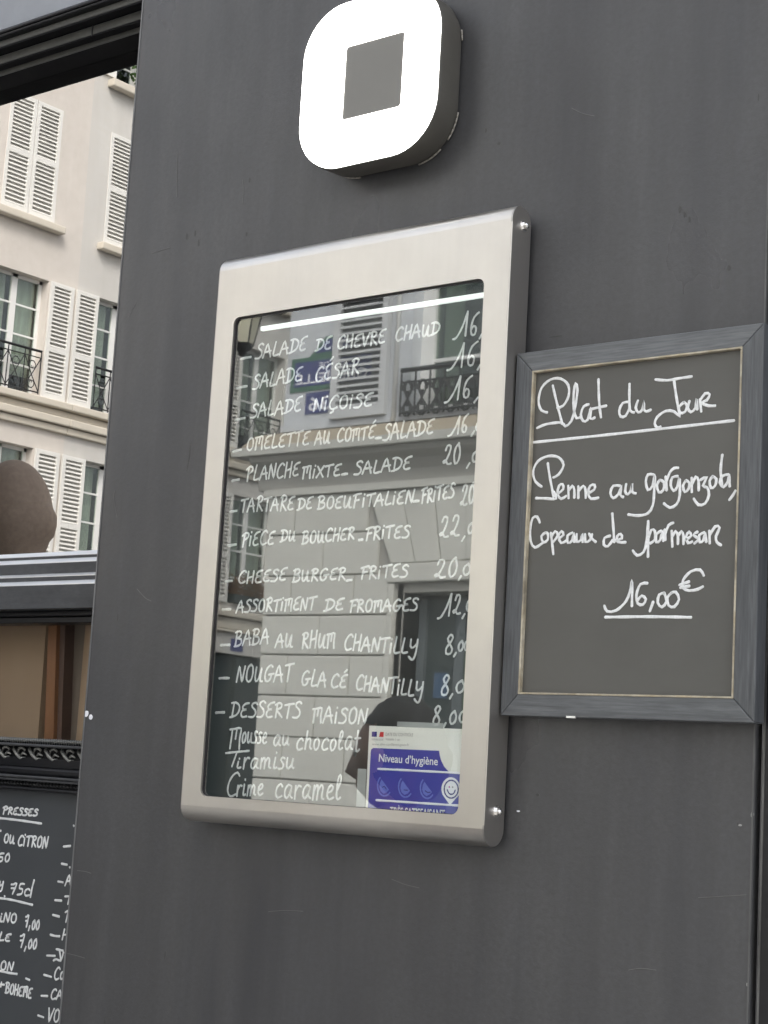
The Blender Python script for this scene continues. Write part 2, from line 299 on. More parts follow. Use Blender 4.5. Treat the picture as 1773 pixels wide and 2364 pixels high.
G = {
 'A': (6.5, "0,0 1.5,6 3,10 4.6,5 6,0;1,4 6,4.5"), 'B': (6, "1,0 1.2,10;0,9 3,10 5,8.5 3.5,6 1.5,5.3 5,4.6 5.6,2 3.5,.3 .3,0"),
 'C': (5.8, "5.8,8.5 4.5,10 2.5,9 .9,6 .8,2.4 2.6,0 5.8,1.2"), 'D': (6.4, "1.5,0 1.8,9;0,9 3,9.4 5.8,7.5 6.2,4.5 4.5,1.5 0,0"),
 'E': (5.4, "5.3,9.6 2.6,9 1,7 2,5.3 4.2,5.3 1.4,4.7 .6,2.2 2,.2 5,.8"), 'F': (5, "1.5,-.5 1.8,9.4;0,8.6 2.5,9.5 5.6,10;1.4,4.8 4.6,5.4"),
 'G': (7, "5.8,8.8 4.3,10 1.8,8 .8,4 1.8,.5 4,.3 5.4,2.4 5.4,4.4;3.6,4.2 7.4,4.8"), 'H': (5.8, "1,10 .8,0;5.2,10 5,0;.8,4.4 5.2,5.6"),
 'I': (2.2, "1,6.8 .9,0;1.2,9.9 1.3,9.4"), 'J': (5, "1,10 5,10;3.6,10 3.6,2 2,0 .2,1.5"), 'L': (4.8, "1.6,10 1,5 .7,.9 2,.1 4.8,.8"),
 'M': (7, "1.2,0 1.3,8.4;0,8.8 3,9.3 6,9.6 5.9,5 6.4,0;3.7,9 3.6,4.6"), 'N': (6, ".6,0 .9,6 1.2,9.8 3,5 4.8,.2 5.2,5 5.6,10"),
 'O': (5.8, "3.4,10 1.4,8.6 .7,5 1.2,1.4 3,0 4.9,1.6 5.3,5.4 4.6,8.8 2.8,9.8"), 'P': (5.6, "1.6,-.6 1.8,9.6;0,8 2.4,10 5,9.4 5.2,7 3.4,5.3 1.8,4.8"),
 'Q': (6, "3.4,10 1.4,8.6 .7,5 1.2,1.4 3,0 4.9,1.6 5.3,5.4 4.6,8.8 2.8,9.8;3,3 6,-1"),
 'R': (5.8, "1.3,-.2 1.5,9.4;.2,8.6 2.6,10 4.8,8.8 4,6.4 1.6,5.2 3.6,2.6 5.8,0"), 'S': (5.2, "5.3,8.8 3.8,10 1.7,9 1.8,7 4.2,5 4.9,2.4 3.2,.2 .2,.4"),
 'T': (5.6, "0,8.8 3,9.4 6.2,9.9;3,9.4 2.8,0"), 'U': (6.4, ".8,9 .8,3 1.8,.3 3.6,2 4.8,8.6 4.8,2.2 5.4,.3 6.6,.4"), 'V': (5.4, ".3,10 1.4,5 2.4,0 4,5.5 5.6,10"),
 'X': (5.2, ".3,9.4 2.8,4.6 5.2,0;5,9.6 2.6,4.6 .3,0"), 'Y': (6, ".6,8.8 .7,4.6 2.6,3.8 5,6;5.4,9 5.2,2 4.2,-2.6 2.6,-3.6 .2,-1.8"), 'Z': (5, ".3,9 5,9.4 .3,.4 5,.2"),
 'a': (5.4, "4.6,5.6 2.6,6.4 .9,4.4 .8,1.6 2.2,.2 3.9,2.4 4.6,5.4 4.2,1.6 5.6,.4"), 'c': (4.6, "4.4,5 3.2,6.2 1.2,4.8 .7,2 2,.1 4.6,1"),
 'd': (5.6, "4,5.2 2.2,6 .7,3.4 1.2,.6 3,.8 4.3,4 4.6,10;4.3,3 4.4,.6 5.8,.6"), 'e': (4.6, ".9,3 3.2,3.8 3.8,5.6 2.4,6.4 1,4.6 .9,1.6 2.4,0 4.8,1"),
 'h': (5.2, "1.2,10 1,0;1,3.4 2.6,6 4,5 4.1,1 5.2,.3"), 'i': (2.6, "1,6.2 .9,1.2 1.6,.2 2.8,.8;1.2,9 1.3,8.5"), 'l': (3.4, "1,3.6 2.8,8 2,10 1,8 .9,2 1.8,.1 3.4,1"),
 'm': (7.4, ".8,6 .8,0;.8,3.6 2.2,6.2 3.2,5 3.2,0;3.2,3.6 4.8,6.2 6,5 6,1 7.2,.4"), 'n': (5.2, ".8,6 .8,0;.8,3.4 2.6,6.2 4,5 4,1 5.2,.4"),
 'o': (4.6, "2.8,6.2 1.2,5.2 .7,2.6 1.8,.1 3.6,1.2 4,4.4 2.6,6.2"), 'p': (5, "1,6 1,-3.4;1,4 2.8,6.2 4.4,4.6 3.8,.8 1,.6"), 'r': (4, ".8,6 .9,0;.9,3.4 2.4,6 4,5.6"),
 's': (3.8, "3.6,5.8 2.2,6.4 1.2,5 3.2,2.6 2.8,.4 .4,.2"), 't': (3.8, "1.8,10 1.8,1.2 2.8,0 3.9,1;.3,6 3.9,6.4"), 'u': (5.2, ".8,6 .8,1.6 2,.2 3.8,2.4 4.2,6 4.2,1.2 5.4,.4"),
 'x': (4.4, ".6,6 2,3 4.2,0;4,6 .4,0"), '0': (4.4, "3,10 1.2,8 .7,4 1.8,.2 3.6,1.6 4,6 2.6,10"), '1': (6, "-2.4,-.6 -.4,-.2 2.6,4 5,10;5,10 4.8,0"),
 '2': (5.2, "1.2,7.6 2,10 4,9.6 3.8,6.4 1.6,1.4 .4,1.8 1.8,2.6 3.2,.4 5.4,.6"), '5': (4.6, "4.4,10 1.4,9.6 1.2,5.8 3.8,5.4 3.8,1.4 .6,.2"),
 '6': (4.8, "4.6,9.8 2,8 .8,4 1.4,.6 3.4,.4 3.8,3 2.2,4.2 .9,2.6"), '7': (5, ".2,8.4 2,8.8 4.4,10 2.6,0;.8,5 4,5.4"),
 '8': (4.6, "2.4,5.4 1.2,8 2.6,10 4,8.4 2.6,5.6 1,3.2 1.2,.4 3.4,.2 4.2,2.6 2.4,5.4"), ',': (2, "1.8,1.4 .8,-2.4"), '-': (4, ".2,1 3.8,1.4"), "'": (0.01, "-1.6,13.6 -3.4,11.6"),
 'ç': (0.01, "-3,-.2 -2.4,-1.6 -4,-2.6"), '.': (1.6, ".6,.5 .9,.2"), '+': (4.4, ".2,5 4.2,5;2.2,8 2.2,2"), ' ': (3, "")}
def write(mb, text, p0, p1, h, y, w, slant=.08):
    """word from baseline pixel p0 to p1, cap height h pixels, on the plane Y = y"""
    a = at(*p0, y); b = at(*p1, y); c = at(p0[0], p0[1] - h, y); H = (c - a).z
    A = Vector((a.x, a.z)); D = Vector((b.x, b.z)) - A
    tot = sum(G[ch][0] for ch in text) + .9 * (len(text) - 1); x = 0
    for ch in text:
        wd, sp = G[ch]; jy = random.uniform(-.35, .35); js = random.uniform(.94, 1.07); jr = random.uniform(-.03, .03)
        for st in sp.split(';'):
            if not st.strip(): continue
            pts = []
            for q in st.split():
                u, v = map(float, q.split(',')); v = v * js + jy; u = u + v * (slant + jr)
                o = A + D * ((x + u) / tot); pts.append((o.x, o.y + v / 10 * H))
            ribbon(mb, pts, w, y)
        x += wd + (.9 if wd > .1 else 0)
def trace(mb, text, off, s, y, w):
    for st in text.split(';'):
        pts = []
        for q in st.split():
            u, v = map(float, q.split(',')); p = at(off[0] + s * u, off[1] + s * v, y); pts.append((p.x, p.z))
        if len(pts) > 1: ribbon(mb, pts, w, y)

# ================================================================== GROUND AND STREET
def struct(o): o['kind'] = 'structure'; return o
struct(MB().box(-60, -60, -.3, 60, 20, -.15).build('road', 'asph'))
struct(MB().box(-21, -1.9 - .55, -.146, 14, .0, .0).build('pavement', 'pave'))
PVJ = MB()
def slabs(x0, x1, y0, y1, parent):
    m0 = None
    nx = int((x1 - x0) / .62)
    for i in range(nx):
        for j, (a, b) in enumerate(((y0, (y0 + y1) / 2), ((y0 + y1) / 2, y1))):
            off = .31 * (j % 2)
            if m0 is None:
                m0 = MB().box(-.305, -(b - a) / 2 + .004, -.02, .305, (b - a) / 2 - .004, .022).build('paving_slab', 'pave', parent, bevel=.003, seg=1); o = m0
            else:
                o = m0.copy(); COL.objects.link(o); o.parent = parent
            o.location = (x0 + .31 + off + i * .62, (a + b) / 2, 0)
pv = bpy.data.objects['pavement']
slabs(-9, 3, -2.40, -.02, pv)
kb = MB().box(-21, -2.75, -.146, 14, -2.454, .012).build('kerb', 'kerb', None, bevel=.01); struct(kb)
struct(MB().box(-10.9, -60, -.146, 14, -8.4, .0).build('far_pavement', 'pave'))
struct(MB().box(-60, -60, -.146, -20.6, 20, .0).build('side_pavement', 'pave'))

# ================================================================== CAFE FRONT
XE = -1.1132 * 1.86; XR = -.494 * 1.86
cafe = thing('cafe_front', 'dark grey painted cafe front with a wide plain pillar beside its window', 'shopfront', (XE, 0, 0))
def wall_y(x, z): return .0011 * math.sin(3.1 * x + 1.3 * z) * math.sin(2.2 * z + .7) + .0004 * math.sin(11 * x + 5 * z)
# pillar panel: a real skin over a fine grid so that it is not dead flat
def pillar():
    nx, nz = 40, 110; z0, z1 = -.0, 3.4; v = []; f = []
    rnd = random.Random(3)
    for i in range(nz + 1):
        for j in range(nx + 1):
            x = XE + (XR - XE) * j / nx; z = z0 + (z1 - z0) * i / nz
            e = min(j, nx - j)
            dy = 0 if e == 0 else .0011 * math.sin(3.1 * x + 1.3 * z) * math.sin(2.2 * z + .7) + .0004 * math.sin(11 * x + 5 * z)
            v.append((x, dy, z))
    for i in range(nz):
        for j in range(nx):
            a = i * (nx + 1) + j; f.append((a, a + 1, a + nx + 2, a + nx + 1))
    b = MB().add(v, f)
    n = nx + 1
    # returns at both sides
    b.add([(XE, 0, z0), (XE, .13, z0), (XE, .13, z1), (XE, 0, z1)], [(0, 1, 2, 3)])
    b.add([(XR, 0, z0), (XR, .020, z0), (XR, .020, z1), (XR, 0, z1)], [(3, 2, 1, 0)])
    me = mesh('pillar_panel', b.v, b.f)
    return link('pillar_panel', me, 'wall', cafe, True)
pl = pillar()
mod = pl.modifiers.new('e', 'EDGE_SPLIT'); mod.split_angle = R(30)
# thin paler strips on the pillar's edges; the left one paints in caught light
MB().box(XE - .0012, -.0012, 0, XE + .0012, .004, 3.4).build('pale_edge', mat('lit_edge_paint', (.2, .2, .2), .4, noise=[(40, .8, (.08, .08, .08), (1, 1, .3))]), cafe)
MB().box(XR - .0010, -.0010, 0, XR + .0010, .003, 3.4).build('pale_edge', mat('edge_paint_dark', (.12, .12, .12), .4, noise=[(40, .9, (.05, .05, .05), (1, 1, .3))]), cafe)
# joint line under the daily board height and small flaws in the paint
fl = [((1192, 1870), (1199, 1875)), ((196, 1638), (202, 1656)), ((206, 1648), (212, 1662)), ((1704, 1902), (1710, 1908)), ((1734, 1872), (1737, 1890)), ((1723, 2268), (1727, 2278))]
for a, b in fl:
    p = at(*a, -.0012); q = at(*b, -.0012); cx, cz = (p.x + q.x) / 2, (p.z + q.z) / 2; rx, rz = abs(q.x - p.x) / 2 + .001, abs(p.z - q.z) / 2
    pts = [(cx + rx * math.cos(t) * random.uniform(.7, 1.1), cz + rz * math.sin(t) * random.uniform(.7, 1.1)) for t in [i * math.pi / 4 for i in range(8)]]
    MB().prism(pts, wall_y(cx, cz) - .0006, wall_y(cx, cz) + .001, 'y').build('paint_chip', 'chipgrey' if a[0] > 1600 else 'whiteprint', cafe)
pd = [((430, 545), 4, 9), ((449, 538), 3, 9), ((457, 560), 3, 10), ((575, 415), 3, 7), ((568, 540), 3, 6), ((272, 1425), 2.5, 12), ((1569, 482), 4, 7), ((1580, 495), 3, 6), ((1590, 506), 3, 7), ((1682, 618), 4, 6),
      ((1750, 224), 2, 8), ((1240, 1835), 4, 3), ((1705, 1902), 5, 3), ((380, 2205), 2, 10), ((240, 2360), 2, 8), ((1280, 776), 18, 1.5), ((905, 1010), 2, 5), ((1150, 330), 5, 4), ((1120, 300), 3, 6)]
for (cpx, wpx, hpx) in pd:
    p = at(*cpx, -.0014); k = .00062; pts = [(p.x + k * wpx * math.cos(t), p.z + k * hpx * math.sin(t)) for t in [i * math.pi / 5 for i in range(10)]]
    MB().prism(pts, wall_y(p.x, p.z) - .00022, wall_y(p.x, p.z) + .001, 'y').build('paint_scuff', M['scuff'], cafe)
M['ridge'] = mat('raised_paint_ridge', (.092, .09, .088), .4)
for sc_ in ("297,733 306,716 314,700", "350,585 372,578 392,572", "408,455 408,400 409,350", "272,1195 264,1150 268,1130", "1612,2073 1660,2070 1722,2066", "150,2200 175,2206 195,2212", "178,2010 196,2012 210,2016",
            "620,2105 660,2102 700,2104", "905,2030 935,2042 968,2050", "1320,250 1345,262 1372,268", "560,470 562,440 560,415", "318,1360 336,1380 350,1388", "1452,2240 1480,2236 1515,2240", "430,1090 436,1060 440,1020"):
    mb = MB(); pp = [at(*map(float, q.split(',')), 0) for q in sc_.split()]; ribbon(mb, [(q.x, q.z) for q in pp], .0010, wall_y(pp[1].x, pp[1].z)); mb.build('paint_ridge', 'ridge', cafe)
# ------- lintel mouldings over the window (profile y,z; camera height added)
def PZ(l, extra): return [(y, z + CAM.z) for y, z in l] + extra
XL = -4.6; XP = XE - .0015
def strip(name, m, y0, z0, y1, z1):
    """one member of a moulding: box from (y0,z0) to (y1,z1), running along the window"""
    return MB().box(XL, y0, z0, XP, y1, z1).build(name, m, cafe, bevel=.0015, seg=1)
cz = CAM.z
strip('lintel_moulding', 'matblack', .054, 1.2315 + cz, .13, 1.30 + cz)
strip('lintel_moulding', 'olive', .052, 1.2325 + cz, .056, 1.243 + cz)
strip('lintel_moulding', 'olive', .036, 1.2445 + cz, .0535, 1.262 + cz)
MB().box(XL, .0352, 1.2415 + cz, XP, .0515, 1.2444 + cz).build('lintel_shade_strip', 'matblack', cafe)  # black underside strip: shade below the olive member put into the colour
strip('lintel_moulding', 'olive', .016, 1.2655 + cz, .035, 1.2785 + cz)
MB().box(XL, .0155, 1.2622 + cz, XP, .0349, 1.2653 + cz).build('lintel_shade_strip', 'matblack', cafe)  # same painted shade under the next olive member
strip('lintel_moulding', 'black', .004, 1.2790 + cz, .03, 1.2835 + cz)
strip('lintel_moulding', 'black', .000, 1.2836 + cz, .03, 1.2885 + cz)
MB().prism([(.001, 1.2886 + cz), (.03, 1.2886 + cz), (.03, 1.2975 + cz), (.012, 1.2975 + cz)], XL, XP, 'x').build('lintel_fillet', 'transom', cafe)
MB().box(XL, .013, 1.298 + cz, XP, .05, 2.3 + cz).build('fascia_panel', 'fascia', cafe)
# butt joint in the moulding
j = at(211, 78, .034); MB().box(j.x - .0012, .0345, 1.2425 + cz, j.x + .0012, .0362, 1.262 + cz).build('moulding_joint', 'black', cafe)
# ------- transom between the two panes
def Z(z1, y): return z1 * (1.86 + y) + cz
tp = [(.099, Z(.1735, .095)), (.092, Z(.1703, .09)), (.088, Z(.1695, .088)), (.088, Z(.1672, .088)), (.078, Z(.1641, .078)), (.076, Z(.1635, .076)), (.076, Z(.1540, .076)),
      (.070, Z(.1520, .07)), (.069, Z(.1515, .07)), (.069, Z(.1476, .07)), (.061, Z(.1448, .06)), (.060, Z(.1440, .06)), (.060, Z(.1238, .06)), (.062, Z(.1232, .06)), (.13, Z(.1232, .06)), (.13, Z(.1735, .095))]
MB().prism(tp, XL, XP, 'x').build('transom', 'transom', cafe)
def fillet(ya, za, yb_, zb_, nm='transom_highlight_fillet'):  # sloping edges coloured near white to paint in their sky highlights
    MB().prism([(ya - .0006, za + .0004), (yb_ - .0010, zb_ + .0004), (yb_ - .0010, zb_ - .0008), (yb_ + .0003, zb_ - .0008), (ya + .002, za - .0012)], XL, XP, 'x').build(nm, 'fillet', cafe)
fillet(.099, Z(.1735, .095), .092, Z(.1703, .09)); fillet(.088, Z(.1672, .088), .078, Z(.1641, .078)); fillet(.076, Z(.1540, .076), .070, Z(.1520, .07)); fillet(.069, Z(.1476, .07), .061, Z(.1448, .06))
strip('lower_frame_rail', 'black', .085, Z(.1165, .09), .13, Z(.1232, .06) - .0005)
strip('lower_frame_rail', 'black', .092, Z(.1108, .09), .13, Z(.1165, .09) - .0005)
MB().box(XL, .120, Z(-.9, .1), XP - .0, .128, Z(.1108, .09) - .0005).build('lower_window_pane', 'gl_low', cafe)
wp = MB().box(XL, .100, Z(.17, .1), XP, .106, 1.2315 + cz).build('upper_window_pane', 'gl_win', cafe)
wp['label'] = 'large pane mirroring the pale house across the side street'
# interior behind the panes
MB().box(-5.5, 1.8, 0, -1.6, 1.85, 3.4).build('inner_wall', 'dark', cafe)
MB().box(-5.5, .135, 2.62, -1.0, 1.8, 2.66).build('inner_ceiling', 'dark', cafe)
MB().box(-5.5, .135, 1.78, -5.4, 1.8, 2.62).build('inner_wall', 'dark', cafe)
MB().box(-1.7, .135, 0, -1.6, 1.8, 2.62).build('inner_wall', 'dark', cafe)
MB().box(-5.5, .14, 1.74, -2.0, 1.8, 1.78).build('inner_shelf', 'dark', cafe)
yi = .17
def inner(name, m, xt0, xt1, xb0, xb1, dy):
    a = at(xt0, 1441, yi + dy); b = at(xt1, 1441, yi + dy); c = at(xb0, 1707, yi + dy); d = at(xb1, 1707, yi + dy)
    def ext(p, q, z): t = (z - p.z) / (q.z - p.z); return p.x + (q.x - p.x) * t
    zt, zb = a.z + .25, c.z - .6
    v = [(ext(a, c, zb), yi + dy, zb), (ext(b, d, zb), yi + dy, zb), (ext(b, d, zt), yi + dy, zt), (ext(a, c, zt), yi + dy, zt)]
    v += [(x, y + .03, z) for x, y, z in v]
    return MB().add(v, [(0, 1, 2, 3), (7, 6, 5, 4), (0, 4, 5, 1), (1, 5, 6, 2), (2, 6, 7, 3), (3, 7, 4, 0)]).build(name, m, cafe)
inner('inner_blind', 'tan', -700, 107, -720, 87, .02)
inner('inner_gap', 'matblack', 100, 125, 70, 120, .055)
inner('inner_door_post', 'wood', 112, 131, 102, 123, .0)
inner('inner_door_post', 'brown', 131.4, 151, 123.4, 141, .008)
inner('inner_gap', 'matblack', 145, 170, 135, 150, .065)
inner('inner_panel', 'greybrown', 160, 197, 141, 175, .03)
inner('inner_panel', 'tan', 197.6, 260, 175.6, 240, .025)
# ------- right of the pillar: recessed black jamb and the next frame
MB().box(XR + .0002, .0205, 0, XR + .05, .08, 3.4).build('door_jamb', 'black', cafe)
xr2 = at(1765, 1655, .006).x
MB().box(xr2, .006, 0, xr2 + .5, .08, 3.4).build('door_frame', 'black', cafe, bevel=.002)
MB().box(xr2 - .0008, .0052, 0, xr2 + .0018, .0068, 3.4).build('pale_edge', mat('lit_edge_paint_right', (.13, .13, .125), .4, noise=[(40, .95, (.02, .02, .02), (1, 1, .3))]), cafe)  # paler strip painting in the lit edge of this frame

# ================================================================== WALL LAMP
ld = 1.803; ly = ld - 1.86; lx = -.842 * ld; lz = .5425 * ld + cz; hw = .0705 * ld
lamp = thing('wall_lamp', 'lit white rounded square wall lamp with grey centre above the menu case', 'wall lamp', (lx, ly, lz))
def loop(hx, r, n=10): return rrect(lx - hx, lz - hx, lx + hx, lz + hx, r, n)
rad = .078
# housing: tapering slightly from front to wall
prof = [(ly + .001, hw - .0015, rad - .001), (ly + .004, hw, rad), (ly + .044, hw - .002, rad - .002), (ly + .046, hw - .006, rad - .006), (-.0025, hw - .006, rad - .006)]
v = []; f = []; n = len(loop(hw, rad))
for (y, h_, r_) in prof: v += [(a, y, b) for a, b in loop(h_, r_)]
for k in range(len(prof) - 1):
    for i in range(n): f.append((k * n + i, k * n + (i + 1) % n, (k + 1) * n + (i + 1) % n, (k + 1) * n + i))
f.append(tuple(range(n)))
MB().add(v, f).build('housing', 'lampbody', lamp, True).modifiers.new('e', 'EDGE_SPLIT').split_angle = R(35)
sqh = .0298 * ld; sx = -.8366 * ld
dif = loop(hw - .002, rad - .002)
ring_plate('diffuser', dif, rrect(sx - sqh, lz - sqh * 1.04, sx + sqh, lz + sqh * 1.04, .005, 10), ly - .003, ly + .0008, 'lampwhite', lamp)
MB().prism(rrect(sx - sqh + .0003, lz - sqh * 1.04 + .0003, sx + sqh - .0003, lz + sqh * 1.04 - .0003, .005, 10), ly - .0022, ly + .0006, 'y').build('centre_plate', 'lampgrey', lamp)
# sealant bead round the foot of the lamp
sb = MB(); lp = loop(hw - .004, rad - .004, 14); N_ = len(lp)
for i in range(N_ // 2 + 4, N_ + 2):
    if i % 7 in (2, 3): continue
    a, b = lp[i % N_], lp[(i + 1) % N_]; sb = MB().tube([(a[0], -.0035, a[1]), (b[0], -.0035, b[1])], .0013, 5)
    sb.build('sealant_bead', M['seal'], lamp, True)

# ================================================================== MENU CASE
cd = 1.81; cy = cd - 1.86                                           # front plane y = -0.05
x0c, x1c = -.9912 * cd, -.698 * cd; zt = .404 * cd + cz; zb = -.0362 * cd + cz
ix0, ix1 = -.9715 * cd, -.7195 * cd; iz1, iz0 = .362 * cd + cz, -.028 * cd + cz
case = thing('menu_case', 'brushed steel glazed menu case with handwritten white menu', 'menu case', ((x0c + x1c) / 2, 0, zb))
rr = .0225; yc = cy + rr; yb = -.005
out = [(x1c, zt), (x0c, zt), (x0c, zb), (x1c, zb)]
inn = rrect(ix0, iz0, ix1, iz1, .011, 6); n = len(inn)
# densify outer loop to the same count, matched by angle
def match(inn, x0, z0, x1, z1):
    res = []; q = len(inn) // 4
    cs = [(x1, z1), (x0, z1), (x0, z0), (x1, z0)]
    for k in range(4): res += [cs[k]] * q
    return res
v = [(a, cy, b) for a, b in match(inn, x0c, zb, x1c, zt)]; v2 = [(a, cy, b) for a, b in inn]; v3 = [(a, cy + .0035, b) for a, b in inn]
V = v + v2 + v3; F = []
for i in range(n):
    jn = (i + 1) % n
    F += [(i, jn, n + jn, n + i), (n + i, n + jn, 2 * n + jn, 2 * n + i)]
bm = bmesh.new(); vs = [bm.verts.new(p) for p in V]
for q in F:
    try: bm.faces.new([vs[i] for i in q])
    except ValueError: pass
bmesh.ops.remove_doubles(bm, verts=bm.verts, dist=1e-6); bmesh.ops.dissolve_degenerate(bm, edges=bm.edges, dist=1e-7); bmesh.ops.recalc_face_normals(bm, faces=bm.faces)
me = bpy.data.meshes.new('front_frame'); bm.to_mesh(me); bm.free(); link('front_frame', me, 'steel', case)
def roll(name, zc, sgn):
    pts = []
    for i in range(15):
        a = math.pi * i / 14; pts.append((yc - rr * math.cos(a), zc + sgn * rr * math.sin(a)))
    mb = MB(); vs = [(x0c + .0, y, z) for y, z in pts] + [(x1c - .0, y, z) for y, z in pts]; m = len(pts)
    mb.add(vs, [(i, i + 1, i + 1 + m, i + m) for i in range(m - 1)])
    return mb.build(name, 'steel', case, True)
roll('top_roll', zt, 1); roll('bottom_roll', zb, -1)
def side(x, w_, name):
    pts = []
    for i in range(13): a = math.pi * i / 12; pts.append((yc - rr * math.cos(a) * .985, zt + rr * .985 * math.sin(a)))
    for i in range(13): a = math.pi * i / 12; pts.append((yc + rr * math.cos(a) * .985, zb - rr * .985 * math.sin(a)))
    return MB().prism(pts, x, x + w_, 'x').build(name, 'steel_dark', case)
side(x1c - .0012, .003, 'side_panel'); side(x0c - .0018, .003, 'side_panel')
MB().box(x1c - .001, cy + .0002, zb + .004, x1c + .0022, cy + .002, zt - .004).build('side_seam', 'steel', case, bevel=.0007)
MB().box(x0c + .004, -.0045, zb - .01, x1c - .004, -.003, zt + .01).build('mounting_plate', 'gasket', case)
# gasket inside the opening, glass, menu panel
gi = rrect(ix0 + .0022, iz0 + .0006, ix1 - .0006, iz1 - .0022, .010, 6)
ring_plate('gasket', inn, gi, cy + .0034, cy + .0095, 'gasket', case)
MB().box(ix0 - .004, cy + .0052, iz0 - .004, ix1 + .004, cy + .0068, iz1 + .004).build('glass_pane', 'gl_case', case)
yp = cy + .020
MB().box(ix0 - .012, yp, iz0 - .012, ix1 + .014, yp + .004, iz1 + .012).build('menu_panel', 'slate', case)
# led strip hanging in front of the panel
a = at(605, 765, yp - .004); b = at(604, 755, yp - .004)
MB().box(a.x, yp - .008, a.z, ix1 + .012, yp - .002, a.z + .0066).build('led_strip', 'led', case, bevel=.001)
for px_, py_ in ((1206, 519), (1139, 1873)):
    p = at(px_, py_, -.030); zc_ = p.z
    m = MB(); X1 = x1c + .0016
    m.tube([(X1, yc + .004, zc_), (X1 + .0012, yc + .004, zc_)], [.0075, .0075], 16)
    m.tube([(X1 + .001, yc + .004, zc_), (X1 + .004, yc + .004, zc_)], [.0052, .0052], 6)
    m.tube([(X1 + .004, yc + .004, zc_), (X1 + .0065, yc + .004, zc_), (X1 + .0082, yc + .004, zc_), (X1 + .0088, yc + .004, zc_)], [.0046, .0042, .0026, .0006], 10)
    m.build('cap_nut', 'chrome', case)
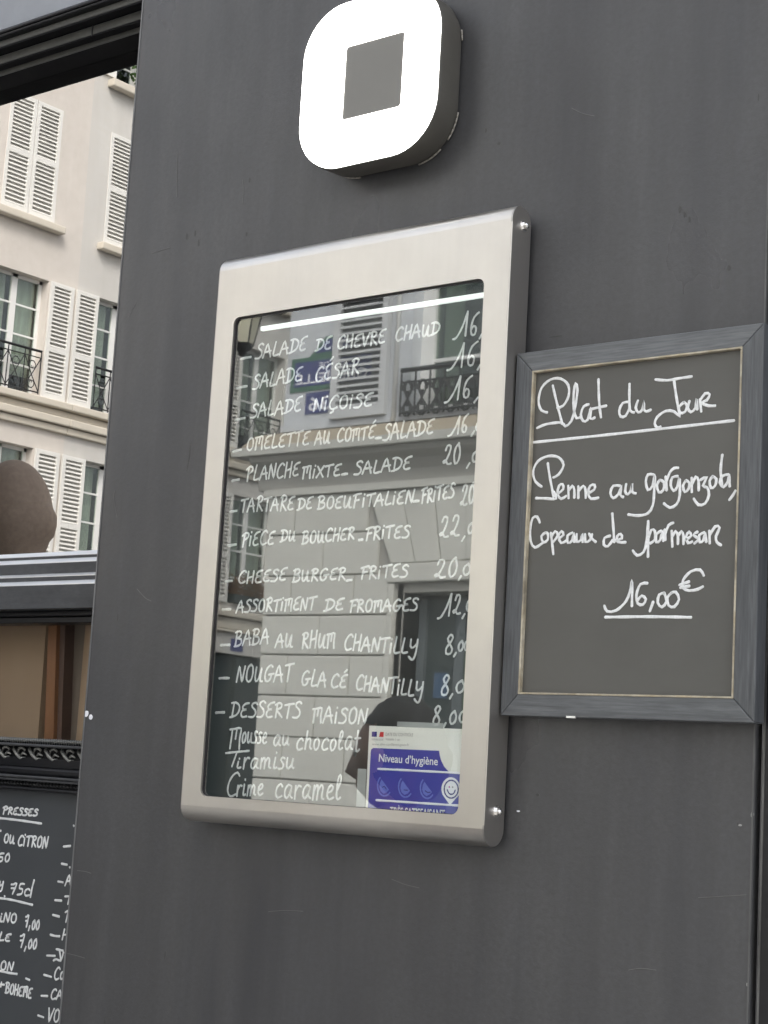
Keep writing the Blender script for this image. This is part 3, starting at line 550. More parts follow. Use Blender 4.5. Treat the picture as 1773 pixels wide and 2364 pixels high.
# menu lines: (word, x0, y0, x1, y1, height) in zoomed-crop units
def conv(o, s): return lambda x, y: (o[0] + s * x, o[1] + s * y)
r6 = conv((480, 460), .4641); r7 = conv((440, 1000), .446); r8 = conv((400, 1500), .4822)
MENU = [
 (r6, .4641, [('D', 165, 795, 215, 785), ('SALADE', 235, 795, 487, 752, 68), ('DE', 535, 756, 610, 746, 62), ('CHEVRE', 642, 748, 880, 716, 66), ('CHAUD', 930, 706, 1150, 672, 66), ('16', 1240, 690, 1340, 675, 118), (',', 1346, 680, 1366, 680, 60)]),
 (r6, .4641, [('D', 145, 940, 195, 930), ('SALADE', 222, 946, 466, 903, 70), ("CE'SAR", 532, 908, 755, 868, 72), ('16', 1215, 842, 1330, 828, 112), (',', 1336, 835, 1356, 835, 60)]),
 (r6, .4641, [('D', 135, 1100, 185, 1088), ('SALADE', 210, 1092, 462, 1055, 70), ('NIÇOISE', 522, 1056, 815, 1030, 66), ('16', 1200, 1003, 1305, 990, 108), (',', 1318, 995, 1345, 995, 70)]),
 (r6, .4641, [('D', 125, 1256, 167, 1246), ('OMELETTE', 190, 1250, 502, 1222, 66), ('AU', 530, 1224, 605, 1214, 66), ("COMTE'", 640, 1210, 832, 1188, 62), ('D', 836, 1190, 862, 1187), ('SALADE', 870, 1200, 1120, 1166, 76), ('16', 1212, 1170, 1290, 1160, 90), (',', 1306, 1164, 1326, 1164, 64), ('0', 1330, 1150, 1352, 1150, 44)]),
 (r7, .446, [('D', 215, 248, 252, 240), ('PLANCHE', 285, 248, 558, 222, 72), ('MIXTE', 574, 236, 775, 218, 62), ('D', 785, 215, 812, 211), ('SALADE', 845, 216, 1138, 188, 66), ('20', 1302, 170, 1392, 160, 100), (',', 1425, 166, 1445, 166, 64), ('0', 1452, 150, 1486, 150, 56)]),
 (r7, .446, [('D', 205, 408, 240, 402), ('TARTARE', 256, 408, 532, 398, 72), ('DE', 552, 398, 628, 390, 62), ('BOEUF', 656, 392, 870, 384, 66), ('ITALIEN', 885, 384, 1152, 362, 66), ('D', 1154, 355, 1182, 351), ('FRITES', 1192, 362, 1362, 334, 72), ('20', 1392, 388, 1466, 360, 112)]),
 (r7, .446, [('D', 192, 584, 236, 576), ('PIECE', 262, 588, 430, 574, 70), ('DU', 465, 562, 540, 556, 62), ('BOUCHER', 575, 575, 845, 550, 62), ('D', 872, 554, 892, 551), ('FRITES', 902, 552, 1130, 540, 64), ('22', 1285, 542, 1388, 536, 102), (',', 1400, 545, 1420, 545, 64), ('0', 1430, 520, 1462, 520, 56)]),
 (r7, .446, [('D', 180, 768, 216, 765), ('CHEESE', 244, 780, 492, 764, 62), ('BURGER', 525, 772, 800, 758, 62), ('D', 808, 764, 835, 760), ('FRITES', 876, 756, 1122, 744, 64), ('20', 1258, 754, 1375, 742, 98), (',', 1382, 748, 1402, 748, 60), ('0', 1402, 736, 1446, 736, 60)]),
 (r7, .446, [('D', 166, 914, 208, 912), ('ASSORTIMENT', 236, 928, 642, 914, 64), ('DE', 690, 922, 790, 914, 60), ('FROMAGES', 820, 925, 1172, 920, 62), ('12', 1300, 948, 1395, 936, 105), (',', 1402, 945, 1420, 945, 60), ('0', 1422, 922, 1452, 922, 56)]),
 (r7, .446, [('D', 157, 1098, 204, 1096), ('BABA', 226, 1102, 402, 1092, 80), ('AU', 438, 1108, 526, 1108, 74), ('RHUM', 572, 1112, 746, 1112, 84), ('CHANTILLY', 792, 1122, 1172, 1146, 78), ('8', 1312, 1142, 1356, 1140, 100), (',', 1358, 1145, 1376, 1145, 56), ('0', 1380, 1130, 1410, 1130, 56), ('0', 1412, 1126, 1440, 1126, 50)]),
 (r8, .4822, [('D', 222, 137, 268, 136), ('NOUGAT', 300, 152, 565, 154, 80), ('GLA', 610, 172, 730, 178, 74), ("CE'", 752, 182, 832, 184, 62), ('CHANTILLY', 872, 190, 1192, 228, 74), ('8', 1276, 216, 1318, 214, 92), (',', 1320, 220, 1338, 220, 60), ('0', 1345, 206, 1392, 206, 62)]),
 (r8, .4822, [('D', 205, 302, 246, 300), ('DESSERTS', 272, 322, 606, 328, 72), ('MAISON', 662, 352, 926, 352, 74), ('8', 1236, 362, 1276, 360, 94), (',', 1288, 358, 1306, 358, 60), ('0', 1316, 356, 1354, 354, 66), ('0', 1362, 350, 1400, 348, 56)]),
 (r8, .4822, [('M', 262, 470, 322, 474, 100), ('ousse', 326, 446, 446, 448, 86), ('au', 476, 462, 552, 460, 78), ('chocolat', 586, 478, 890, 484, 92)]),
 (r8, .4822, [('T', 232, 562, 330, 560, 72), ('i', 298, 566, 322, 566, 50), ('ramisu', 330, 570, 576, 568, 84)]),
 (r8, .4822, [('C', 250, 704, 305, 702, 112), ("rime", 300, 700, 428, 696, 86), ('caramel', 484, 712, 800, 718, 110)])]
G['è'] = (4.6, G['e'][1] + ";2,8.6 3.4,7.6"); G['Ç'] = (5.8, G['C'][1] + ";3.2,0 3.8,-1.6 2,-2.6")
wst = .0031
for cv, sc, words in MENU:
    for wd in words:
        mb = MB()
        if wd[0] == 'D' and len(wd) == 5:
            p = at(*cv(wd[1], wd[2]), yp); q = at(*cv(wd[3], wd[4]), yp); ribbon(mb, [(p.x, p.z), ((p.x + q.x) / 2, (p.z + q.z) / 2 + .0002), (q.x, q.z)], wst * 1.25, yp)
        else:
            write(mb, wd[0], cv(wd[1], wd[2]), cv(wd[3], wd[4]), wd[5] * sc, yp, wst)
        mb.build('dash' if wd[0] == 'D' and len(wd) == 5 else 'menu_word', 'ink', case)

# ================================================================== HYGIENE NOTICE (inside the case, in front of the panel)
yn = cy + .0085
rn = conv((820, 1640), .16878)
notice = thing('hygiene_notice', 'blue and white printed hygiene notice taped inside the menu case', 'notice', tuple(at(*rn(180, 1340), yn)))
def flat(name, pts, m, dy, parent=None, tile=None):
    P = [at(*rn(*p), yn) for p in pts]; th = .0002
    return MB().prism([(p.x, p.z) for p in P], yn - dy - th, yn - dy, 'y').build(name, m, parent or notice)
def arc(cx_, cz_, rx, rz, a0, a1, k=20): return [(cx_ + rx * math.cos(R(a0 + (a1 - a0) * i / k)), cz_ - rz * math.sin(R(a0 + (a1 - a0) * i / k))) for i in range(k + 1)]
flat('sheet', [(195, 208), (1560, 258), (1500, 1560), (135, 1500)], 'paper', 0)
flat('blue_panel', [(215, 570), (222, 535), (250, 514), (1150, 552), (1160, 620), (1180, 690), (1220, 770), (1290, 846), (1545, 868), (1520, 1530), (168, 1500)], 'blueprint', .0003)
flat('blue_flag_bar', [(232, 290), (300, 292), (296, 362), (228, 360)], 'navy', .0003); flat('red_flag_bar', [(345, 294), (392, 296), (388, 364), (330, 362)], 'redprint', .0003)
def stroke_part(name, paths, w, m, dy):
    mb = MB()
    for p in paths:
        pts = [at(*rn(*q), yn - dy) for q in p]; ribbon(mb, [(q.x, q.z) for q in pts], w, yn - dy)
    return mb.build(name, m, notice)
stroke_part('white_rule', [[(315, 800), (800, 824), (1600, 866)], [(290, 1228), (900, 1268), (1550, 1310)]], .0028, 'whiteprint', .0004)
for cx_ in (405, 692, 990):
    k = (cx_ - 405) * .055
    stroke_part('smiley_ring', [arc(cx_, 1030 + k, 96, 142, 130, 318, 16)], .0022, 'paleblue', .0004)
    flat('smiley_face', [(cx_ - 40, 945 + k), (cx_ - 62, 990 + k), (cx_ - 70, 1050 + k), (cx_ - 55, 1105 + k), (cx_ - 15, 1140 + k), (cx_ + 30, 1120 + k), (cx_ + 62, 1085 + k)], 'paleblue', .0004)
stroke_part('smiley_mouth', [[(375, 1052), (400, 1040), (428, 1078)]], .0013, 'navy', .0007)
stroke_part('smiley_mouth', [[(670, 1088), (718, 1092)]], .0013, 'navy', .0007)
stroke_part('smiley_mouth', [[(960, 1098), (990, 1122), (1030, 1118)]], .0013, 'navy', .0007)
flat('map_pin', arc(1312, 1075, 128, 160, -32, 212, 24) + [(1300, 1296)], 'whiteprint', .0005)
stroke_part('smiley_ring', [arc(1315, 1078, 95, 122, 0, 360, 26)], .0018, 'navy', .0008)
stroke_part('smiley_mouth', [[(1262, 1086), (1285, 1135), (1320, 1148), (1352, 1132), (1370, 1090)]], .0018, 'navy', .0008)
flat('smiley_eye', arc(1293, 1048, 10, 13, 0, 330, 8), mat('magenta_print', (.5, .05, .4), .5), .0008); flat('smiley_eye', arc(1338, 1050, 10, 13, 0, 330, 8), 'greyprint', .0008)
def text_part(s, p0, p1, hpx, m, name, parent, y, conv_=rn, sc=.16878, bold=0.0, flip=False):
    a = at(*conv_(*p0), y); b = at(*conv_(*p1), y); c = at(conv_(*p0)[0], conv_(*p0)[1] - hpx * sc, y)
    cu = bpy.data.curves.new(name, 'FONT'); cu.body = s; cu.size = 1; cu.resolution_u = 3; cu.offset = bold; cu.extrude = .0
    o = bpy.data.objects.new(name, cu); COL.objects.link(o); dg = bpy.context.evaluated_depsgraph_get()
    me = bpy.data.meshes.new_from_object(o.evaluated_get(dg)); bpy.data.objects.remove(o); bpy.data.curves.remove(cu)
    xs = [v.co.x for v in me.vertices]; ys = [v.co.y for v in me.vertices]; x0, x1 = min(xs), max(xs); H = .73
    D = b - a; hh = (c - a).z
    for v in me.vertices:
        u = (v.co.x - x0) / (x1 - x0); w_ = v.co.y / H; v.co = (a.x + D.x * u, y, a.z + D.z * u + w_ * hh)
    me.materials.clear(); return link(name, me, m, parent)
text_part('Niveau d\u2019hygi\u00e8ne', (322, 700), (1128, 750), 112, 'whiteprint', 'printed_text', notice, yn - .0009, bold=.012)
text_part('TR\u00c8S SATISFAISANT', (470, 1425), (1222, 1470), 110, 'whiteprint', 'printed_text', notice, yn - .0009, bold=.02)
text_part('DATE DU CONTR\u00d4LE', (415, 348), (790, 356), 46, 'greyprint', 'printed_text', notice, yn - .0006)
text_part('Valable 1 an', (415, 408), (610, 416), 34, 'greyprint', 'printed_text', notice, yn - .0006)
text_part('R\u00c9PUBLIQUE', (228, 408), (382, 414), 26, 'greyprint', 'printed_text', notice, yn - .0006)
text_part('www.alim-confiance.gouv.fr', (230, 476), (735, 488), 36, 'greyprint', 'printed_text', notice, yn - .0006)
tp_m = bpy.data.materials.new('clear_tape'); tp_m.use_nodes = True; t_ = tp_m.node_tree; b_ = t_.nodes['Principled BSDF']; b_.inputs['Base Color'].default_value = (.8, .84, .82, 1); b_.inputs['Alpha'].default_value = .3; b_.inputs['Roughness'].default_value = .3
flat('tape', [(580, 152), (1212, 176), (1208, 250), (576, 226)], tp_m, .0003); flat('tape', [(40, 795), (158, 800), (134, 1340), (14, 1330)], tp_m, .0003)

# ================================================================== DAILY BOARD
bd = 1.832; by = bd - 1.86
bx0, bx1 = -.6875 * bd, -.4944 * bd; bz1, bz0 = .3012 * bd + cz, .0425 * bd + cz
jx0, jx1 = -.6732 * bd, -.5096 * bd; jz1, jz0 = .2867 * bd + cz, .0577 * bd + cz
board = thing('daily_board', 'framed grey chalkboard with plat du jour in white script', 'chalkboard', ((bx0 + bx1) / 2, 0, bz0))
def rail(pts, m, name='frame_rail'):
    f_ = MB(); v = [(a, by, b) for a, b in pts] + [(a, -.003, b) for a, b in pts]
    f_.add(v, [(0, 1, 2, 3), (7, 6, 5, 4)] + [(i, i + 4, (i + 1) % 4 + 4, (i + 1) % 4) for i in range(4)])
    return f_.build(name, m, board, bevel=.0012, seg=2)
g_ = .00025
rail([(bx0, bz1), (bx1, bz1), (jx1, jz1), (jx0, jz1)], 'boardwood')
rail([(bx0, bz0), (jx0, jz0), (jx1, jz0), (bx1, bz0)], 'boardwood')
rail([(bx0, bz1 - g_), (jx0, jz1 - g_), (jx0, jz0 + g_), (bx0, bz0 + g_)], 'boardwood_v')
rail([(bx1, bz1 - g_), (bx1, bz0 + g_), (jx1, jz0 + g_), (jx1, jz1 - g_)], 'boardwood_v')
gw = .0016
for q in ((jx0, jz1 - gw, jx1, jz1), (jx0, jz0, jx1, jz0 + gw), (jx0, jz0 + gw, jx0 + gw, jz1 - gw), (jx1 - gw, jz0 + gw, jx1, jz1 - gw)):
    MB().box(q[0] - .0004, by - .0008, q[1] - .0004, q[2] + .0004, -.01, q[3] + .0004).build('gilt_edge', 'gold', board, bevel=.0004, seg=1)
ys = by + .006
MB().box(jx0 + .001, ys, jz0 + .001, jx1 - .001, -.004, jz1 - .001).build('slate', 'chalk', board)
c1 = at(1318, 1651, by - .0005); MB().box(c1.x - .007, by - .0004, bz0 - .0008, c1.x + .006, by + .002, bz0 + .0018).build('chip', 'paper', board)
T1 = """345,548 310,535 293,480 312,400 365,352 425,347 470,385 472,450 440,508 405,520;378,388 392,450 412,530 430,600 432,615;285,640 340,618 430,608 452,630 488,600 512,510 525,410 515,372 503,430 503,530 520,582 545,572;
592,500 562,512 545,560 558,598 585,592 605,520 602,585 628,578;650,350 652,440 656,510 665,577;600,530 650,518 697,508|
832,485 795,492 774,535 782,572 812,568 836,520;835,378 834,460 838,535 862,548;885,478 872,520 888,548 912,530 922,478 920,528 936,542 962,532|
990,352 1060,357 1130,345 1206,334;1100,356 1110,430 1125,520 1135,572 1100,542 1050,540 1000,575 985,615 1000,638 1020,633;
1158,488 1130,515 1136,550 1165,545 1178,508 1160,487;1192,480 1183,520 1200,546 1228,520 1236,465 1238,530;1255,470 1262,542;1256,475 1285,435 1312,440 1295,475 1262,490 1305,508 1345,508"""
T2 = "262,726 600,692 1000,648 1458,596"
T3 = """312,990 275,960 260,900 290,838 350,808 412,815 442,862 412,918 382,935;348,850 358,920 378,1025 382,1052;278,1058 340,1060 398,1062 384,1020;410,1030 440,1005 436,975 415,985 406,1035 428,1062 458,1045;
470,985 472,1058;472,1015 495,985 506,1010 506,1056;530,988 530,1058;532,1015 560,985 573,1010 574,1056;590,1028 625,1008 627,980 600,985 588,1030 606,1062 650,1056|
778,985 738,985 721,1028 738,1058 768,1035 787,985 780,1038 798,1052;815,975 809,1018 825,1036 845,1008 851,970 850,1020 872,1030|
978,918 945,918 932,960 945,1010 972,985 986,920 982,1010 974,1100 945,1148 890,1162 828,1156;1015,950 998,980 1010,1024 1036,1010 1040,965 1018,950;1050,930 1056,1012;1053,960 1075,905 1100,880 1125,878;
1122,928 1090,935 1080,980 1098,1015 1120,990 1132,935 1134,1040 1115,1095 1075,1115 1040,1090;1170,955 1153,985 1165,1022 1188,1000 1190,965 1170,953;1205,938 1206,1022;1208,975 1230,930 1246,955 1247,1012;
1258,950 1296,932 1272,985 1298,995 1308,1040 1285,1090 1245,1098 1218,1062;1330,930 1312,955 1320,998 1344,985 1352,945 1330,928;1388,800 1378,890 1386,988;1424,918 1390,925 1372,965 1395,992 1420,960 1428,920 1432,988;1466,1014 1450,1042 1430,1068"""
T4 = """300,68 285,34 258,42 244,100 246,180 272,217 320,188;335,128 310,150 322,187 348,170 348,135 335,128;366,130 374,190 381,256;368,155 392,120 408,145 382,182;415,162 442,142 430,120 411,150 428,190 456,178;
495,130 466,146 468,190 494,175 502,130 506,184;520,138 520,184 545,172 553,135 556,184;570,138 573,184 600,172 612,138;594,135 612,165 634,184|
720,148 686,160 682,200 706,210 735,172;732,14 738,90 744,185;748,178 790,162 782,136 762,150 764,184 812,186|
855,236 880,264 918,245 936,185 946,60;946,60 946,150 945,273;946,165 965,112 986,120 986,170 958,192;1025,118 995,138 995,186 1018,172 1031,120 1036,178;1045,110 1049,172;1049,132 1068,84 1096,70;
1086,118 1090,212;1090,152 1110,120 1123,148 1123,196;1123,150 1145,120 1156,148 1156,196;1170,170 1202,148 1190,124 1171,152 1184,190 1208,182;1240,124 1214,142 1246,166 1222,192;1280,128 1250,144 1254,187 1276,172 1286,130 1292,184;1310,118 1313,192;1314,142 1345,92 1372,98 1350,150 1355,185 1380,203"""
T5 = """685,564 702,597 755,592 815,535 842,460 850,412 850,500 849,566;942,430 900,436 876,500 884,550 915,557 932,525 908,504 884,530|976,540 956,596|1042,488 1012,498 1003,545 1028,572 1055,538 1042,488;1085,488 1060,515 1068,562 1102,570 1130,525 1110,482 1082,488|
1277,384 1255,350 1200,360 1155,410 1152,455 1190,474 1240,466 1272,450;1133,440 1190,420;1138,456 1192,446"""
T6 = "690,632 940,629 1202,633"
for tx, off in ((T1, 740), (T2, 740), (T3, 740), (T4, 1180), (T5, 1180), (T6, 1180)):
    
    for wd in tx.replace('\n', '').split('|'):
        mb = MB(); trace(mb, wd, (1130, off), .3876, ys, .0036); mb.build('chalk_word', 'ink', board)

# ================================================================== LEFT CHALKBOARD with carved frame
ky = .035
lb = thing('ornate_chalkboard', 'black carved frame chalkboard with drinks list below the window', 'chalkboard', (-2.4, .05, .5))
KX0 = -3.6; KX1 = XP - .0005
def K(py): return at(0, py, ky).z                                    # height of a frame line read at the left picture edge
def member(name, pa, pb, y0, y1, m='black', bevel=.001):
    return MB().box(KX0, y0, K(pa), KX1, y1, K(pb)).build(name, m, lb, bevel=bevel, seg=2)
member('frame_moulding', 1700, 1821, .052, .07)
member('frame_moulding', 1713, 1720, ky - .004, .0515, 'transom', .0022)
member('frame_moulding', 1745.5, 1766, ky + .010, .0515); member('frame_moulding', 1766.5, 1785, ky + .004, .0515, 'black', .004)
member('frame_moulding', 1785.5, 1792, ky - .004, .0515, 'transom', .0018); member('frame_moulding', 1793, 1799, ky - .002, .0515, 'transom', .002)
member('frame_moulding', 1812, 1821, ky + .002, .0515, 'black', .003)
bead_me = MB().ball((0, 0, 0), .0031, 8, 6, (1.0, 1, 1.5)); b0 = None
def row(z, step, me_build, name, m, y):
    x = KX1 - .004; first = None; i = 0
    while x > -2.62:
        if first is None: first = me_build.build(name, m, lb, True); o = first
        else: o = first.copy(); COL.objects.link(o); o.matrix_parent_inverse = first.matrix_parent_inverse
        o.location = (x, y, z); x -= step; i += 1
row(K(1706.5), .0058, MB().tube([(-.0026, 0, -.0045), (0, -.003, 0), (.0026, 0, .0045)], [.0011, .0019, .0011], 6), 'carved_bead', 'worn', .051)
row(K(1805.5), .0082, MB().tube([(-.0034, 0, .0042), (0, -.0034, 0), (.0034, 0, -.0042)], [.0010, .0021, .0010], 6), 'carved_rope', 'transom', .050)
lf = MB()
lf.tube([(-.018, .002, .010), (-.012, -.003, .004), (-.002, -.004, -.004), (.006, -.003, -.010), (.014, .001, -.008)], [.0012, .0028, .0032, .0024, .001], 6)
lf.tube([(-.004, 0, -.002), (.002, -.004, .006), (.010, -.004, .008), (.014, -.001, .004), (.010, 0, .001)], [.001, .0022, .0026, .0018, .001], 6)
lf.tube([(.002, 0, -.006), (.012, -.003, -.001), (.020, -.002, -.004)], [.0012, .0026, .001], 6)
row(K(1733.5), .040, lf, 'carved_leaf', 'worn', .048)
ysl = .054
MB().box(KX0, ysl, .45, KX1, .066, K(1821.3)).build('slate', 'chalk2', lb)
r9 = conv((0, 1860), .1326); r10 = conv((0, 2100), .1326)
LW = [(r9, [('PRESSES', 40, 140, 648, 182, 118)], [[(-60, 210), (300, 250), (725, 312)]]),
      (r9, [('OU', 62, 645, 248, 662, 160), ('CITRON', 305, 690, 822, 738, 188)], [[(-30, 433), (20, 438)]]),
      (r9, [('50', -45, 978, 160, 985, 145)], []),
      (r9, [('Y', -20, 1440, 50, 1450, 140), ('75c', 165, 1530, 510, 1580, 200)], [[(598, 1295), (560, 1440), (532, 1590)], [(82, 1575), (86, 1582)], [(-60, 1602), (200, 1640), (568, 1728)]]),
      (r10, [('iNO', -8, 205, 280, 240, 170), ('7,', 432, 300, 520, 310, 220), ('00', 545, 345, 678, 350, 165)], []),
      (r10, [('LE', -20, 530, 175, 552, 140), ('7,', 330, 655, 455, 668, 220), ('00', 480, 680, 630, 690, 170)], []),
      (r10, [('ON', 0, 1045, 225, 1065, 150)], [[(-60, 1050), (150, 1100), (300, 1122)], [(455, 1198), (518, 1226)]]),
      (r10, [('+', -50, 1360, 70, 1370, 130), ('BOHEME', 90, 1445, 545, 1545, 175)], [])]
for cv, words, lines in LW:
    for t_w in words:
        mb = MB(); write(mb, t_w[0], cv(t_w[1], t_w[2]), cv(t_w[3], t_w[4]), t_w[5] * .1326, ysl, .0034); mb.build('chalk_word', 'ink', lb)
    for l_ in lines:
        mb = MB(); ribbon(mb, [(at(*cv(*q), ysl).x, at(*cv(*q), ysl).z) for q in l_], .0038, ysl); mb.build('chalk_rule', 'ink', lb)
RL = [(r9, [[(1284, 345), (1290, 356)]], None), (r9, [[(1110, 712), (1232, 702)]], None), (r9, [[(1075, 1010), (1172, 1028)], [(1216, 1070), (1220, 1080)]], None),
      (r9, [[(1015, 1320), (1100, 1335)]], ('A', 1135, 1390, 1240, 1392, 180)), (r9, [[(960, 1645), (1075, 1655)]], ('T', 1110, 1705, 1260, 1715, 155)), (r9, [[(925, 1902), (1032, 1925)]], None),
      (r10, [[(925, 95), (1035, 125)]], ('P', 1110, 195, 1260, 200, 200)), (r10, [[(880, 435), (960, 458), (1042, 464)]], ('H', 1066, 525, 1200, 535, 180)),
      (r10, [[(820, 800), (962, 805)]], None), (r10, [[(985, 690), (1040, 700), (1100, 715)], [(1040, 705), (1052, 800), (1062, 880)], [(935, 885), (985, 862), (1060, 890), (1100, 770), (1110, 740)]], None),
      (r10, [[(770, 1135), (898, 1172)]], ('Co', 935, 1215, 1110, 1220, 215)), (r10, [[(722, 1500), (832, 1506)]], ('CA', 878, 1562, 1080, 1570, 170)), (r10, [[(665, 1842), (762, 1875)]], ('VOL', 815, 1945, 1120, 1975, 230))]
for cv, lines, wd in RL:
    for l_ in lines:
        mb = MB(); ribbon(mb, [(at(*cv(*q), ysl).x, at(*cv(*q), ysl).z) for q in l_], .0036, ysl); mb.build('dash', 'ink', lb)
    if wd: mb = MB(); write(mb, wd[0], cv(wd[1], wd[2]), cv(wd[3], wd[4]), wd[5] * .1326, ysl, .0032); mb.build('chalk_word', 'ink', lb)

# ================================================================== HOUSES ACROSS (seen mirrored in the panes)
def louvre(parent, xyz, w, h, axis, n, m, mid=.42, slat_h=None, th=.035):
    """a shutter leaf at xyz (lower corner), w along axis 'x' or 'y', standing proud; every slat a part"""
    x, y, z = xyz; st = .07; d = th
    def bx(a0, z0, a1, z1, d0, d1):
        if axis == 'x': return MB().box(x + a0, y + d0, z + z0, x + a1, y + d1, z + z1)
        return MB().box(x + d0, y + a0, z + z0, x + d1, y + a1, z + z1)
    fr = MB()
    for q in ((0, 0, st, h), (w - st, 0, w, h), (st, 0, w - st, st * 1.3), (st, h - st, w - st, h), (st, h * mid - st * .6, w - st, h * mid + st * .6)):
        t = bx(*q, 0, d); fr.add(t.v, t.f)
    leaf = fr.build('shutter', m, parent)
    sm = MB(); sl_z = []
    for a, b in ((st * 1.3, h * mid - st * .6), (h * mid + st * .6, h - st)):
        k = max(1, int(n * (b - a) / h))
        for i in range(k): sl_z.append(z + a + (i + .5) * (b - a) / k)
    pitch = h / n
    if axis == 'x': sm.add([(-(w / 2 - st), .002, -pitch * .12), (w / 2 - st, .002, -pitch * .12), (w / 2 - st, d * .85, -pitch * .45), (-(w / 2 - st), d * .85, -pitch * .45), (-(w / 2 - st), .002, pitch * .2), (w / 2 - st, .002, pitch * .2), (w / 2 - st, d * .85, -pitch * .2), (-(w / 2 - st), d * .85, -pitch * .2)], [(0, 1, 2, 3), (4, 7, 6, 5), (0, 4, 5, 1), (3, 2, 6, 7), (0, 3, 7, 4), (1, 5, 6, 2)])
    else: sm.add([(.002, -(w / 2 - st), -pitch * .12), (.002, w / 2 - st, -pitch * .12), (d * .85, w / 2 - st, -pitch * .45), (d * .85, -(w / 2 - st), -pitch * .45), (.002, -(w / 2 - st), pitch * .2), (.002, w / 2 - st, pitch * .2), (d * .85, w / 2 - st, -pitch * .2), (d * .85, -(w / 2 - st), -pitch * .2)], [(0, 1, 2, 3), (4, 7, 6, 5), (0, 4, 5, 1), (3, 2, 6, 7), (0, 3, 7, 4), (1, 5, 6, 2)])
    first = None
    for zz in sl_z:
        loc = (x + w / 2, y, zz) if axis == 'x' else (x, y + w / 2, zz)
        if first is None: first = sm.build('slat', m, None); o = first
        else: o = first.copy(); COL.objects.link(o)
        o.parent = leaf; o.location = loc
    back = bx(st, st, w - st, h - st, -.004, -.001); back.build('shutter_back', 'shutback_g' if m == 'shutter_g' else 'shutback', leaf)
    return leaf
XF = -22.0
def window_y(parent, y0, y1, z0, z1, bars=3, curtain='curt'):
    """casement window in the wall x = XF (faces +x), between y0<y1"""
    x = XF - .22; fr = MB()
    w = .055
    for q in ((y0, z0, y0 + w, z1), (y1 - w, z0, y1, z1), (y0, z0, y1, z0 + w), (y0, z1 - w, y1, z1), ((y0 + y1) / 2 - w, z0, (y0 + y1) / 2 + w, z1)):
        fr.box(x, q[0], q[1], x + .05, q[2], q[3])
    for i in range(1, bars + 1): fr.box(x + .01, y0 + w, z0 + (z1 - z0) * i / (bars + 1) - .015, x + .04, y1 - w, z0 + (z1 - z0) * i / (bars + 1) + .015)
    wf = fr.build('window', 'frame', parent)
    MB().box(x + .018, y0 + w, z0 + w, x + .024, y1 - w, z1 - w).build('pane', 'gl_house', wf)
    MB().box(x - 1.2, y0 - .3, z0 - .3, x - 1.15, y1 + .3, z1 + .3).box(x - 1.15, y0 - .3, z0 - .3, x - .04, y0 - .25, z1 + .3).box(x - 1.15, y1 + .25, z0 - .3, x - .04, y1 + .3, z1 + .3).box(x - 1.15, y0 - .25, z1 + .25, x - .04, y1 + .25, z1 + .3).box(x - 1.15, y0 - .25, z0 - .3, x - .04, y1 + .25, z0 - .25).build('room', 'inroom', wf)
    cm = MB(); mid_ = (y0 + y1) / 2
    for a, b in ((y0 + w, mid_ - .02 - .15 * random.random()), (mid_ + .02 + .12 * random.random(), y1 - w)):
        cm.box(x - .08, a, z0 + .5 * random.random(), x - .06, b, z1)
    cm.build('curtain', curtain, wf)
    return wf
def railing(parent, axis, fixed, a0, a1, z0, z1, dense=False):
    mb = MB()
    def P(a, z, d=0): return (a, fixed + d, z) if axis == 'x' else (fixed + d, a, z)
    for z, r in ((z1, .022), (z0 + .03, .012), (z1 - .11, .010)): mb.tube([P(a0, z), P(a1, z)], r, 6)
    k = max(2, int((a1 - a0) / (.28 if not dense else .15))); st = (a1 - a0) / k
    for i in range(k + 1): mb.tube([P(a0 + i * st, z0), P(a0 + i * st, z1)], .010, 5)
    for i in range(k):
        c = a0 + (i + .5) * st; h = (z1 - .11 - z0)
        for zz, sgn in ((z0 + h * .28, 1), (z0 + h * .74, -1)):
            for s2 in (-1, 1):
                pts = [P(c + s2 * (.012 + .018 * t) * math.cos(t * 1.25) * (st / .28), zz + sgn * (.012 + .020 * t) * math.sin(t * 1.25)) for t in [q * .5 for q in range(0, 11 if dense else 9)]]
                mb.tube(pts, .009 if dense else .008, 5)
        mb.tube([P(c - st / 2, z0 + .04), P(c, z0 + h * .5), P(c + st / 2, z0 + h)], .009, 5); mb.tube([P(c + st / 2, z0 + .04), P(c, z0 + h * .5), P(c - st / 2, z0 + h)], .009, 5)
    return mb.build('railing', 'iron', parent)

hA = thing('house', 'cream rendered house with white louvred shutters, mirrored in the window pane', 'house', (XF, -12, 0))
hB = thing('house', 'pale grey rendered house with shutters and dark shopfront, mirrored in the panes', 'house', (XF, -20, 0))
COLS = [(-16.12, -15.0), (-18.34, -17.23), (-20.40, -19.28), (-22.37, -21.19)]
ROWS = [(8.72 + cz, 10.70 + cz), (5.75 + cz, 7.74 + cz), (2.88 + cz, 4.90 + cz)]
YS = -16.75
def wall_with_holes(parent, ya, yb, za, zb, holes, m, x=XF, depth=.25):
    ys_ = sorted({ya, yb, *[h[0] for h in holes], *[h[1] for h in holes]}); zs = sorted({za, zb, *[h[2] for h in holes], *[h[3] for h in holes]})
    ys_ = [q for q in ys_ if ya <= q <= yb]; zs = [q for q in zs if za <= q <= zb]; mb = MB()
    for i in range(len(ys_) - 1):
        for k in range(len(zs) - 1):
            cy_, cz_ = (ys_[i] + ys_[i + 1]) / 2, (zs[k] + zs[k + 1]) / 2
            if any(h[0] < cy_ < h[1] and h[2] < cz_ < h[3] for h in holes): continue
            mb.box(x - depth, ys_[i], zs[k], x, ys_[i + 1], zs[k + 1])
    o = mb.build('wall', m, parent); return o
HO = [(a, b, z0, z1) for a, b in COLS for z0, z1 in ROWS] + [(-18.34, -17.23, 11.62 + cz, 13.2 + cz)]
